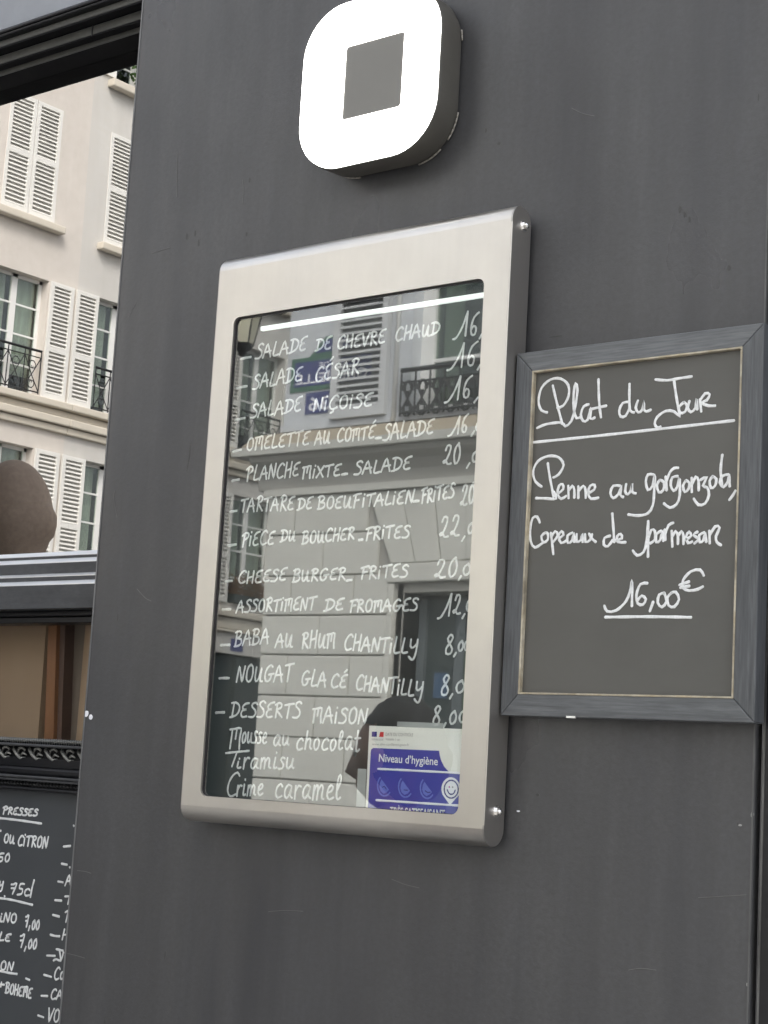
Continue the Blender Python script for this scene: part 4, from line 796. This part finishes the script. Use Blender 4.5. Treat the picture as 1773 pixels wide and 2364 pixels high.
wall_with_holes(hA, YS, -9.0, 5.75 + cz - .52, 12.9 + cz, [h for h in HO if h[0] > YS], 'stoneA')
wall_with_holes(hB, -27, YS, 5.75 + cz - .52, 12.9 + cz, [h for h in HO if h[1] <= YS], 'stoneB')
wall_with_holes(hA, YS, -9.0, 2.75 + cz, 5.23 + cz, [h for h in HO if h[0] > YS], 'stoneA')
wall_with_holes(hB, -27, YS, 2.75 + cz, 5.23 + cz, [h for h in HO if h[1] <= YS], 'stoneB')
# attic shutters and sill at the very top
for ci, (a, b) in enumerate(COLS):
    par = hA if a > YS else hB
    for ri, (z0, z1) in enumerate(ROWS):
        if ri == 0:
            w_ = (b - a) / 2
            louvre(par, (XF - .03, a, z0), w_ - .01, z1 - z0, 'y', 30, 'shutter', .5, th=.04); louvre(par, (XF - .03, a + w_ + .01, z0), w_ - .01, z1 - z0, 'y', 30, 'shutter', .5, th=.04)
            MB().box(XF, a - .14, z0 - .16, XF + .16, b + .14, z0 - .03).build('sill', 'trim', par, bevel=.02)
        else:
            window_y(par, a + .002, b - .002, z0 + .002, z1 - .002)
            if ri == 1:
                railing(par, 'y', XF + .04, a + .05, b - .05, z0 + .03, z0 + .75)
            louvre(par, (XF + .01, b + .02, z0), .50, z1 - z0, 'y', 30, 'shutter', .42, th=.045); louvre(par, (XF + .01, a - .52, z0), .50, z1 - z0, 'y', 30, 'shutter', .42, th=.045)
window_y(hB, -18.30, -17.27, 11.66 + cz, 13.1 + cz); louvre(hB, (XF + .01, -17.2, 11.66 + cz), .5, 1.5, 'y', 22, 'shutter', .5)
MB().box(XF, -18.5, 11.46 + cz, XF + .17, -17.05, 11.6 + cz).build('sill', 'trim', hB, bevel=.02)
for par, a, b in ((hA, YS, -9.0), (hB, -27, YS)):
    for z0, z1, d in ((5.62, 5.74, .16), (5.50, 5.61, .05), (5.36, 5.49, .13), (5.235, 5.35, .07), (2.62, 2.745, .14), (2.40, 2.61, .07), (2.34, 2.39, .1)):
        MB().box(XF - .2, a, z0 + cz, XF + d, b - .0, z1 + cz).build('string_course', 'trim', par, bevel=.02)
    MB().box(XF - .3, a, 12.91 + cz, XF + .5, b, 13.1 + cz).build('roof', 'zinc', par)
    mb = MB(); wz0, wz1 = 1.95 + cz, 2.335 + cz
    y_ = a
    while y_ < b - .1:
        y2 = min(y_ + .42, b); MB().box(XF - .2, y_ + .006, wz0, XF + .03, y2 - .006, wz1).build('stone_block', 'stoneB', par, bevel=.006, seg=1); y_ = y2
    MB().box(XF - .25, a, 0, XF - .1, b, wz0).build('shopfront', 'shop', par)
    y_ = a + .3
    while y_ < b - 1:
        MB().box(XF - .1, y_, 0, XF + .02, y_ + .14, wz0 - .05).build('pilaster', 'shop', par, bevel=.01)
        MB().box(XF - .1, y_ + .2, .12, XF - .06, y_ + 1.05, .75).build('stall_panel', 'shop', par, bevel=.01); y_ += 1.25
pz = mirx(547, 1490, -.045, XF + .05)
mbq = MB().box(XF + .032, pz.y - .16, pz.z - .11, XF + .045, pz.y + .16, pz.z + .11).build('blue_number_plate', 'signblue'); tag(mbq, 'small blue enamel number plate on the far house wall', 'plate')
# flowers on the lower sill of the column nearest the corner
fb = thing('flower_box', 'window box of dry orange flowers on the far house sill', 'flower box', (XF + .1, -21.8, 2.95 + cz))
MB().box(XF - .1, -22.3, 2.9 + cz, XF + .12, -21.3, 3.05 + cz).build('planter', 'shop', fb)
fm = MB()
for i in range(900):
    c = (XF + .02 + random.uniform(-.14, .2), random.uniform(-22.34, -21.25), 3.05 + cz + abs(random.gauss(.12, .16))); s_ = random.uniform(.02, .045)
    a = Vector((random.uniform(-1, 1), random.uniform(-1, 1), random.uniform(-1, 1))).normalized() * s_; b = a.orthogonal().normalized() * s_ * .6; c = Vector(c)
    fm.add([c - a, c + b, c + a, c - b], [(0, 1, 2, 3)])
fo = fm.build('blossom', 'plant', fb); fo['kind'] = 'stuff'
# plant on the attic sill
at_m = MB()
for i in range(260):
    c = Vector((XF + .05 + random.uniform(-.1, .15), random.uniform(-18.3, -17.6), 11.75 + cz + abs(random.gauss(.18, .16)))); a = Vector((random.uniform(-1, 1), random.uniform(-1, 1), random.uniform(-1, 1))).normalized() * .05; b = a.orthogonal().normalized() * .03
    at_m.add([c - a, c + b, c + a, c - b], [(0, 1, 2, 3)])
tag(at_m.build('sill_plant', 'leaf'), 'green plant trailing on the attic sill of the far house', 'plant')

# ---------------- corner building opposite (plane y = YN, facing +y)
YN = -10.0
nb = thing('corner_building', 'grey dressed stone corner building opposite, mirrored in the menu glass', 'building', (-10.8, YN, 0))
gx = -10.80; ux = -10.68; XB = 10.0
DZ = [.25, .62, .99, 1.35, 1.71, 2.09, 2.45]
zc = [z + cz for z in ([-1.3 + .0, -.87, -.5, -.13] + DZ)]
doors = [(-9.18, -7.55), (-4.6, -2.6), (.2, 2.2), (5.0, 7.0)]
ground_m = MB(); xs_ = [gx + .02]
for a, b in doors: xs_ += [a, b]
xs_.append(XB)
for i in range(0, len(xs_), 2): ground_m.box(xs_[i], YN - .4, 0, xs_[i + 1], YN - .03, 2.45 + cz)
for a, b in doors: ground_m.box(a, YN - .4, 1.54 + cz, b, YN - .03, 2.45 + cz)
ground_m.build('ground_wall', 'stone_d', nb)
bk = {}
def block(x0, x1, z0, z1):
    key = (round(x1 - x0, 3), round(z1 - z0, 3)); g = .006
    if key not in bk:
        bk[key] = MB().box(-(x1 - x0) / 2 + g, -.04, -(z1 - z0) / 2 + g, (x1 - x0) / 2 - g, .0, (z1 - z0) / 2 - g).build('stone_block', 'stone', nb, bevel=.008, seg=1); o = bk[key]
    else: o = bk[key].copy(); COL.objects.link(o); o.parent = nb
    o.matrix_parent_inverse = Matrix.Identity(4)
    o.location = ((x0 + x1) / 2 - nb.location.x, YN + .012 - nb.location.y, (z0 + z1) / 2)
for ci in range(len(zc) - 1):
    z0, z1 = zc[ci], zc[ci + 1]
    joints = []; off = -10.46 if (len(zc) - 2 - ci) % 2 == 0 else -10.10
    x = off
    while x < XB: joints.append(round(x, 3)); x += .7394
    spans = []; cur = gx
    for a, b in doors:
        ja, jb = a - .15, b + .15
        if z0 > 1.65 + cz: ja, jb = ja - .14, jb + .14
        if z0 > 2.0 + cz: ja, jb = ja - .14, jb + .14
        spans.append((cur, ja)); cur = jb
    spans.append((cur, XB))
    for s0, s1 in spans:
        js = [s0] + [q for q in joints if s0 + .12 < q < s1 - .12] + [s1]
        for a, b in zip(js, js[1:]):
            block(a, b, z0, z1)
for d0, d1 in doors:
    # moulded surround and fan of voussoirs
    MB().box(d0 - .15, YN - .35, 0, d0 - .085, YN + .02, 1.62 + cz).build('door_surround', 'stone', nb, bevel=.01); MB().box(d0 - .08, YN - .35, 0, d0, YN - .03, 1.62 + cz).build('door_surround', 'stone', nb, bevel=.01)
    MB().box(d1 + .085, YN - .35, 0, d1 + .15, YN + .02, 1.62 + cz).build('door_surround', 'stone', nb, bevel=.01); MB().box(d1, YN - .35, 0, d1 + .08, YN - .03, 1.62 + cz).build('door_surround', 'stone', nb, bevel=.01)
    MB().box(d0 - .15, YN - .35, 1.625 + cz, d1 + .15, YN + .035, 1.79 + cz).build('door_head', 'stone', nb, bevel=.012)
    cxm = (d0 + d1) / 2; k = 7; W0 = (d1 - d0) + .3; W1 = W0 + .58
    for i in range(k):
        a0, a1 = cxm - W0 / 2 + W0 * i / k + .006, cxm - W0 / 2 + W0 * (i + 1) / k - .006; b0, b1 = cxm - W1 / 2 + W1 * i / k + .006, cxm - W1 / 2 + W1 * (i + 1) / k - .006
        MB().prism([(a0, 1.80 + cz), (a1, 1.80 + cz), (b1, 2.44 + cz), (b0, 2.44 + cz)], YN - .03, YN + .012 + (.02 if i == 3 else 0), 'y').build('voussoir', 'stone', nb, bevel=.006, seg=1)
    # door leafs in the recess
    MB().box(d0, YN - .34, 0, d1, YN - .30, 1.54 + cz).build('recess_back', 'inroom', nb)
    df = MB().box(d0 + .02, YN - .30, .02, d0 + .10, YN - .24, 1.5 + cz).box(d0 + .42, YN - .30, .02, d0 + .52, YN - .24, 1.5 + cz).box(d1 - .12, YN - .30, .02, d1 - .02, YN - .24, 1.5 + cz).box(d0 + .52, YN - .295, 1.1 + cz, d1 - .12, YN - .25, 1.22 + cz).build('door_frame', mat('grey_blue_door_paint', (.12, .14, .15), .5), nb)
    MB().box(d0 + .10, YN - .285, .05, d0 + .42, YN - .275, 1.5 + cz).build('door_panel', 'shop', nb)
    MB().box(d0 + .52, YN - .285, .05, d1 - .12, YN - .275, 1.1 + cz).build('pane', 'gl_house', df)
p = miry(1060, 1590, -.045, YN - .26); MB().box(p.x - .02, YN - .268, p.z - .42, p.x + .6, YN - .262, p.z + .32).build('door_poster', 'poster_g', nb)
p = miry(1008, 1585, -.045, YN - .26); MB().box(p.x - .03, YN - .268, p.z - .1, p.x + .12, YN - .262, p.z + .12).build('door_poster', 'poster_b', nb)
# cornice: fillet, cove, white band, flashing
def corn(pts, name, m, x0):
    return MB().prism([(YN + d, z + cz) for d, z in pts], x0, XB, 'x').build(name, m, nb)
corn([(-.3, 2.452), (.05, 2.452), (.05, 2.515), (-.3, 2.515)], 'cornice', 'stone', gx - .03)
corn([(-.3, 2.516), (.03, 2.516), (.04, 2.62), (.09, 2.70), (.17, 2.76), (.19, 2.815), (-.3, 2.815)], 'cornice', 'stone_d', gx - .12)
corn([(-.3, 2.816), (.24, 2.816), (.25, 2.89), (-.3, 2.89)], 'cornice', 'stone', gx - .30)
corn([(-.3, 2.891), (.22, 2.891), (.02, 3.05), (-.3, 3.06)], 'cornice_flashing', 'beige', gx - .22)
corn([(-.3, 3.061), (.02, 3.061), (.02, 3.12), (-.3, 3.12)], 'plinth_band', 'render2', ux - .02)
wins = [(-9.22, -7.75), (-4.4, -2.95), (.4, 1.85), (5.2, 6.65)]
um = MB(); xs_ = [ux]
for a, b in wins: xs_ += [a, b]
xs_.append(XB)
for i in range(0, len(xs_), 2): um.box(xs_[i], YN - .35, 3.121 + cz, xs_[i + 1], YN, 6.6 + cz)
for a, b in wins: um.box(a, YN - .35, 5.6 + cz, b, YN, 6.6 + cz)
um.build('upper_wall_and_unseen_storeys', 'render2', nb)
um = MB().box(ux, YN - .35, 6.601 + cz, XB, YN, 7.6 + cz)  # unseen upper storeys, raised to block sky light from the front right
for k_ in range(3):
    zz_ = 7.601 + 3.2 * k_ + cz
    for i in range(0, len(xs_), 2): um.box(xs_[i], YN - .35, zz_, xs_[i + 1], YN, zz_ + 1.9)
    um.box(ux, YN - .35, zz_ + 1.901, XB, YN, zz_ + 3.199)
    for a, b in wins:
        fr = MB(); w_ = .05
        for q in ((a, 0, a + .08, 1.9), (b - .08, 0, b, 1.9), ((a + b) / 2 - .05, 0, (a + b) / 2 + .05, 1.9), (a, 1.82, b, 1.9), (a, 0, b, .08)): fr.box(q[0], YN - .2, q[1] + zz_, q[2], YN - .13, q[3] + zz_)
        wf = fr.build('window', 'frame', nb); MB().box(a + .08, YN - .172, .08 + zz_, b - .08, YN - .166, 1.82 + zz_).build('pane', 'gl_house', wf); MB().box(a - .1, YN - .5, zz_ - .1, b + .1, YN - .45, zz_ + 2).build('room', 'inroom', wf)
um.build('upper_wall_and_unseen_storeys', 'render2', nb)
MB().box(ux - .2, YN - 9, 6.601 + cz, XB + .1, YN + .12, 6.8 + cz).build('string_course', 'stone', nb)
MB().box(ux - .2, YN - 9, 17.201 + cz, XB + .1, YN + .4, 17.5 + cz).build('cornice', 'stone', nb)
MB().box(gx, YN - 9, 0, gx + .3, YN - .41, 17.2 + cz).build('side_wall', 'stoneB', nb)
for a, b in wins:
    w_ = .05; fr = MB()
    for q in ((a, 3.121, a + .14, 5.6), (b - .14, 3.121, b, 5.6), ((a + b) / 2 - .08, 3.121, (a + b) / 2 + .08, 5.6), (a + .14, 5.5, b - .14, 5.6), (a + .14, 3.121, b - .14, 3.2)): fr.box(q[0], YN - .2, q[1] + cz, q[2], YN - .13, q[3] + cz)
    for z_ in (3.60, 4.30, 4.95): fr.box(a + .14, YN - .19, z_ + cz, b - .14, YN - .14, z_ + .03 + cz)
    wf = fr.build('window', 'frame', nb)
    MB().box(a + .14, YN - .172, 3.2 + cz, b - .14, YN - .166, 5.5 + cz).build('pane', M['gl_green'], wf)
    MB().box(a, YN - .5, 3.121 + cz, b, YN - .45, 5.6 + cz).build('room', 'inroom', wf)
    MB().box(a + .14, YN - .3, 3.2 + cz, a + .34, YN - .28, 5.5 + cz).build('curtain', 'curt', wf); MB().box(b - .42, YN - .3, 3.2 + cz, b - .14, YN - .28, 5.5 + cz).build('curtain', 'curt', wf)
    railing(nb, 'x', YN + .06, a - .06, b + .06, 3.09 + cz, 3.50 + cz, True)
    louvre(nb, (a - .87, YN + .012, 3.13 + cz), .63, 2.4, 'x', 40, 'shutter_g', .49, th=.05); louvre(nb, (b + .24, YN + .012, 3.13 + cz), .63, 2.4, 'x', 40, 'shutter_g', .49, th=.05)
    MB().tube([(a - .15, YN + .03, 3.06 + cz), (a - .15, YN + .03, 6.6 + cz)], .022, 8).build('downpipe', 'frame', nb, True)
# street name plate and number plate on the corner building
def mtext(s, x0, x1, z0, h, y, m, parent, name='lettering'):
    """lettering on a wall that faces +y: reads from +x to -x"""
    cu = bpy.data.curves.new(name, 'FONT'); cu.body = s; cu.offset = .012; cu.resolution_u = 2
    o = bpy.data.objects.new(name, cu); COL.objects.link(o); dg = bpy.context.evaluated_depsgraph_get(); me = bpy.data.meshes.new_from_object(o.evaluated_get(dg)); bpy.data.objects.remove(o); bpy.data.curves.remove(cu)
    xs = [v.co.x for v in me.vertices]; a, b = min(xs), max(xs)
    for v in me.vertices: v.co = (x0 + (x1 - x0) * (v.co.x - a) / (b - a), y, z0 + v.co.y / .73 * h)
    me.materials.clear(); return link(name, me, m, parent)
sg = thing('street_sign', 'blue enamel street name plate with green border beside a shutter', 'street sign', (-10.2, YN, 3.6 + cz))
MB().box(-10.62, YN + .002, 3.43 + cz, -9.62, YN + .010, 3.75 + cz).build('border_plate', 'signgreen', sg)
MB().prism([(-10.40, 3.751 + cz), (-9.84, 3.751 + cz), (-9.95, 3.93 + cz), (-10.22, 3.93 + cz)], YN + .002, YN + .010, 'y').build('border_plate', 'signgreen', sg)
MB().box(-10.575, YN + .0105, 3.475 + cz, -9.665, YN + .013, 3.71 + cz).build('name_plate', 'signblue', sg)
MB().prism([(-10.33, 3.78 + cz), (-9.91, 3.78 + cz), (-9.98, 3.90 + cz), (-10.20, 3.90 + cz)], YN + .0105, YN + .013, 'y').build('district_plate', 'signblue', sg)
mtext('GRENELLE', -9.70, -10.55, 3.50 + cz, .095, YN + .0145, 'whiteprint', sg); mtext('RUE DE', -9.95, -10.28, 3.63 + cz, .06, YN + .0145, 'whiteprint', sg); mtext('7e Arr.', -10.0, -10.18, 3.80 + cz, .05, YN + .0145, 'whiteprint', sg)
np_ = thing('house_number', 'small blue enamel number plate under the street name plate', 'number plate', (-10.25, YN, 3.3 + cz))
MB().box(-10.42, YN + .002, 3.21 + cz, -10.08, YN + .010, 3.41 + cz).build('plate', 'signblue', np_); mtext('36', -10.13, -10.38, 3.24 + cz, .13, YN + .0115, 'whiteprint', np_)
# lantern on a bracket at the corner
ln = thing('street_lantern', 'old glazed black street lantern on a bracket by the building corner', 'street lantern', (-10.95, YN + .35, 3.8 + cz))
LX, LY = -10.95, YN + .35
def frus(mb, z0, r0, z1, r1, k=6):
    v = [(LX + r * math.cos(2 * math.pi * i / k + .3), LY + r * math.sin(2 * math.pi * i / k + .3), z + cz) for z, r in ((z0, r0), (z1, r1)) for i in range(k)]
    mb.add(v, [(i, (i + 1) % k, (i + 1) % k + k, i + k) for i in range(k)] + [tuple(range(k)), tuple(range(k, 2 * k))]); return mb
frus(MB(), 3.86, .10, 4.20, .165).build('lantern_glass', 'lampglass', ln)
frus(frus(frus(MB(), 4.201, .19, 4.27, .20), 4.271, .18, 4.40, .06), 4.401, .05, 4.46, .02).build('lantern_cap', 'iron', ln)
frus(frus(MB(), 3.80, .07, 3.858, .115), 3.74, .02, 3.799, .05).build('lantern_foot', 'iron', ln)
lr = MB()
for i in range(6):
    a = 2 * math.pi * i / 6 + .3; lr.tube([(LX + .102 * math.cos(a), LY + .102 * math.sin(a), 3.86 + cz), (LX + .168 * math.cos(a), LY + .168 * math.sin(a), 4.2 + cz)], .008, 5)
lr.tube([(LX, LY, 4.43 + cz), (LX, LY, 4.6 + cz), (LX + .12, LY - .1, 4.68 + cz), (ux + .1, YN, 4.6 + cz)], .018, 6)
lr.build('bracket', 'iron', ln)

# ================================================================== PEOPLE in the street
def skin_mesh(name, verts, edges, radii, root, m, parent, sub=2):
    me = bpy.data.meshes.new(name); me.from_pydata(verts, edges, []); o = bpy.data.objects.new(name, me); COL.objects.link(o)
    sk = o.modifiers.new('s', 'SKIN'); sk.use_smooth_shade = True
    for i, r_ in enumerate(radii):
        me.skin_vertices[0].data[i].radius = r_ if isinstance(r_, tuple) else (r_, r_)
        me.skin_vertices[0].data[i].use_root = (i == root)
    sb_ = o.modifiers.new('d', 'SUBSURF'); sb_.levels = sub; sb_.render_levels = sub
    dg = bpy.context.evaluated_depsgraph_get(); me2 = bpy.data.meshes.new_from_object(o.evaluated_get(dg)); bpy.data.objects.remove(o)
    me2.name = name; me2.materials.clear(); ob = link(name, me2, m, None, True); ob.parent = parent; return ob
def person(label, x, y, H, rz, skin, hair, shirt, trousers, bald=False, group=None):
    t = thing('person', label, 'person', (x, y, .0), group); t.rotation_euler = (0, 0, rz); s = H / 1.75
    def q(*a): return tuple(c * s for c in a)
    # facing +x local
    V = [q(0, 0, .95), q(0, 0, 1.15), q(.01, 0, 1.38), q(.0, 0, 1.48), q(.01, 0, 1.54)]; E_ = [(0, 1), (1, 2), (2, 3), (3, 4)]
    Rr = [(.15 * s, .11 * s), (.13 * s, .10 * s), (.15 * s, .10 * s), (.055 * s, .055 * s), (.05 * s, .055 * s)]
    for sg_ in (-1, 1):
        b = len(V)
        V += [q(0, .19 * sg_, 1.40), q(-.02, .25 * sg_, 1.12), q(.10, .24 * sg_, .90), q(.13, .235 * sg_, .84)]; E_ += [(2, b), (b, b + 1), (b + 1, b + 2), (b + 2, b + 3)]; Rr += [.055 * s, .043 * s, .030 * s, (.036 * s, .022 * s)]
        for k in range(4):
            f0 = len(V); yy = .235 * sg_ + (k - 1.5) * .019; L_ = (.062, .072, .068, .054)[k]
            V += [q(.155, yy, .79), q(.165, yy, .79 - L_ * .6), q(.155, yy, .79 - L_ * 1.1)]; E_ += [(b + 3, f0), (f0, f0 + 1), (f0 + 1, f0 + 2)]; Rr += [.0095 * s, .0085 * s, .0075 * s]
        f0 = len(V); V += [q(.175, .235 * sg_ - .03 * sg_, .82), q(.19, .235 * sg_ - .045 * sg_, .775)]; E_ += [(b + 3, f0), (f0, f0 + 1)]; Rr += [.0105 * s, .009 * s]
        b = len(V); V += [q(0, .09 * sg_, .90), q(.02, .10 * sg_, .50), q(0, .10 * sg_, .09), q(.05, .105 * sg_, .045), q(.16, .115 * sg_, .03)]; E_ += [(0, b), (b, b + 1), (b + 1, b + 2), (b + 2, b + 3), (b + 3, b + 4)]; Rr += [.085 * s, .058 * s, .04 * s, .042 * s, .03 * s]
    # the head is shaped as its own closed form overlapping the neck and joined into the same mesh
    body = skin_mesh('body', V, E_, Rr, 0, skin, t)
    hb = bmesh.new(); bmesh.ops.create_uvsphere(hb, u_segments=28, v_segments=20, radius=1)
    for v_ in hb.verts:
        c = v_.co; x_, y_, z_ = c.x, c.y, c.z
        wy = .077 * (1 - .18 * max(0, -z_)); wx = .098 * (1 - .12 * max(0, -z_))
        px = x_ * wx; py = y_ * wy; pz_ = z_ * .125
        if x_ > .6:
            if abs(y_) < .22 and -.32 < z_ < .12: px += .020 * (1 - abs(y_) / .22) * (.12 - z_) / .44 * 1.6     # nose
            if .12 > z_ > -.02 and .22 < abs(y_) < .55: px -= .008
            if -.62 < z_ < -.42 and abs(y_) < .3: px += .006
        if abs(y_) > .93 and -.25 < z_ < .2: py *= 1.12
        if z_ < -.5 and x_ > 0: px += .008
        v_.co = Vector((px + .02, py, pz_ + 1.635)) * s
    me = bpy.data.meshes.new('head'); hb.to_mesh(me); hb.free()
    bmj = bmesh.new(); bmj.from_mesh(body.data); bmj.from_mesh(me); bmj.to_mesh(body.data); bmj.free()
    for p_ in body.data.polygons: p_.use_smooth = True
    for sg_ in (-1, 1): MB().ball(q(.1, .03 * sg_, 1.645), .0115 * s, 10, 8).build('eye', 'frame', body, True).matrix_parent_inverse = Matrix.Identity(4)
    if not bald:
        hb = bmesh.new(); bmesh.ops.create_uvsphere(hb, u_segments=28, v_segments=20, radius=1)
        for v_ in list(hb.verts):
            c = v_.co; k = 1 + .05 * math.sin(9 * c.y + 5 * c.z) * math.sin(7 * c.x)
            v_.co = Vector((c.x * .112 * k + (-.005 if c.z > 0 else -.02), c.y * .092 * k, c.z * .135 * k + 1.655)) * s
        dl = [v_ for v_ in hb.verts if v_.co.x > .055 * s and v_.co.z < 1.70 * s]
        bmesh.ops.delete(hb, geom=dl, context='VERTS')
        me = bpy.data.meshes.new('hair'); hb.to_mesh(me); hb.free(); o = link('hair', me, hair, None, True); o.parent = t
    # clothes
    Vs = [q(0, 0, .92), q(0, 0, 1.15), q(.0, 0, 1.38), q(0, 0, 1.455)]; Es = [(0, 1), (1, 2), (2, 3)]; Rs = [(.175 * s, .135 * s), (.155 * s, .125 * s), (.17 * s, .12 * s), (.075 * s, .07 * s)]
    for sg_ in (-1, 1):
        b = len(Vs); Vs += [q(0, .195 * sg_, 1.40), q(-.02, .255 * sg_, 1.12), q(.09, .243 * sg_, .93)]; Es += [(2, b), (b, b + 1), (b + 1, b + 2)]; Rs += [.072 * s, .060 * s, .048 * s]
    skin_mesh('jacket', Vs, Es, Rs, 0, shirt, t)
    Vt = [q(0, 0, .97)]; Et = []; Rt = [(.155 * s, .125 * s)]
    for sg_ in (-1, 1):
        b = len(Vt); Vt += [q(0, .09 * sg_, .88), q(.02, .10 * sg_, .50), q(0, .10 * sg_, .10)]; Et += [(0, b), (b, b + 1), (b + 1, b + 2)]; Rt += [.098 * s, .076 * s, .066 * s]
    skin_mesh('trousers', Vt, Et, Rt, 0, trousers, t)
    sh = MB()
    for sg_ in (-1, 1): sh = MB().ball(q(.06, .108 * sg_, .045), .06 * s, 14, 8, (2.1, .8, .75)).build('shoe', 'black', None, True); sh.parent = t
    return t
m_skin1 = mat('dark_brown_skin', (.36, .28, .22), .75, noise=[(9, .7, (.25, .19, .15), U), (90, .5, (.2, .15, .12), U)], bump=[(120, .4, U, .002)]); m_skin2 = mat('light_skin', (.5, .3, .23), .5)
m_hair = mat('black_hair', (.015, .013, .012), .5, bump=[(60, .5, (1, 1, .3), .004)]); m_brh = mat('brown_hair', (.09, .06, .04), .6)
m_j1 = mat('black_coat_cloth', (.02, .02, .022), .85); m_j2 = mat('navy_jacket_cloth', (.03, .035, .06), .85); m_tr = mat('dark_trouser_cloth', (.03, .03, .035), .85); m_j3 = mat('brown_jacket_cloth', (.12, .08, .05), .85)
pA = miry(925, 1735, -.045, -.95); person('person with black hair in a black coat standing on the pavement', pA.x, -.95, miry(925, 1618, -.045, -.95).z * .985, R(160), m_skin2, m_hair, m_j1, m_tr)
pB = mirx(20, 1180, .10, -2.85) ; hB_ = mirx(40, 1072, .10, -2.85).z
person('tall bald person in a navy jacket standing close to the cafe window', pB.x, pB.y, hB_ * 1.0, R(-118), m_skin1, m_hair, m_j2, m_tr, bald=True)
pC = miry(600, 1850, -.045, -4.6); person('person with brown hair in a brown jacket in the roadway', pC.x, -4.6, miry(590, 1826, -.045, -4.6).z + .0, R(120), m_skin2, m_brh, m_j3, m_tr)
for o in bpy.data.objects:
    if o.name.startswith('person') and o.get('label', '').find('roadway') > 0: o.location.z = -.15
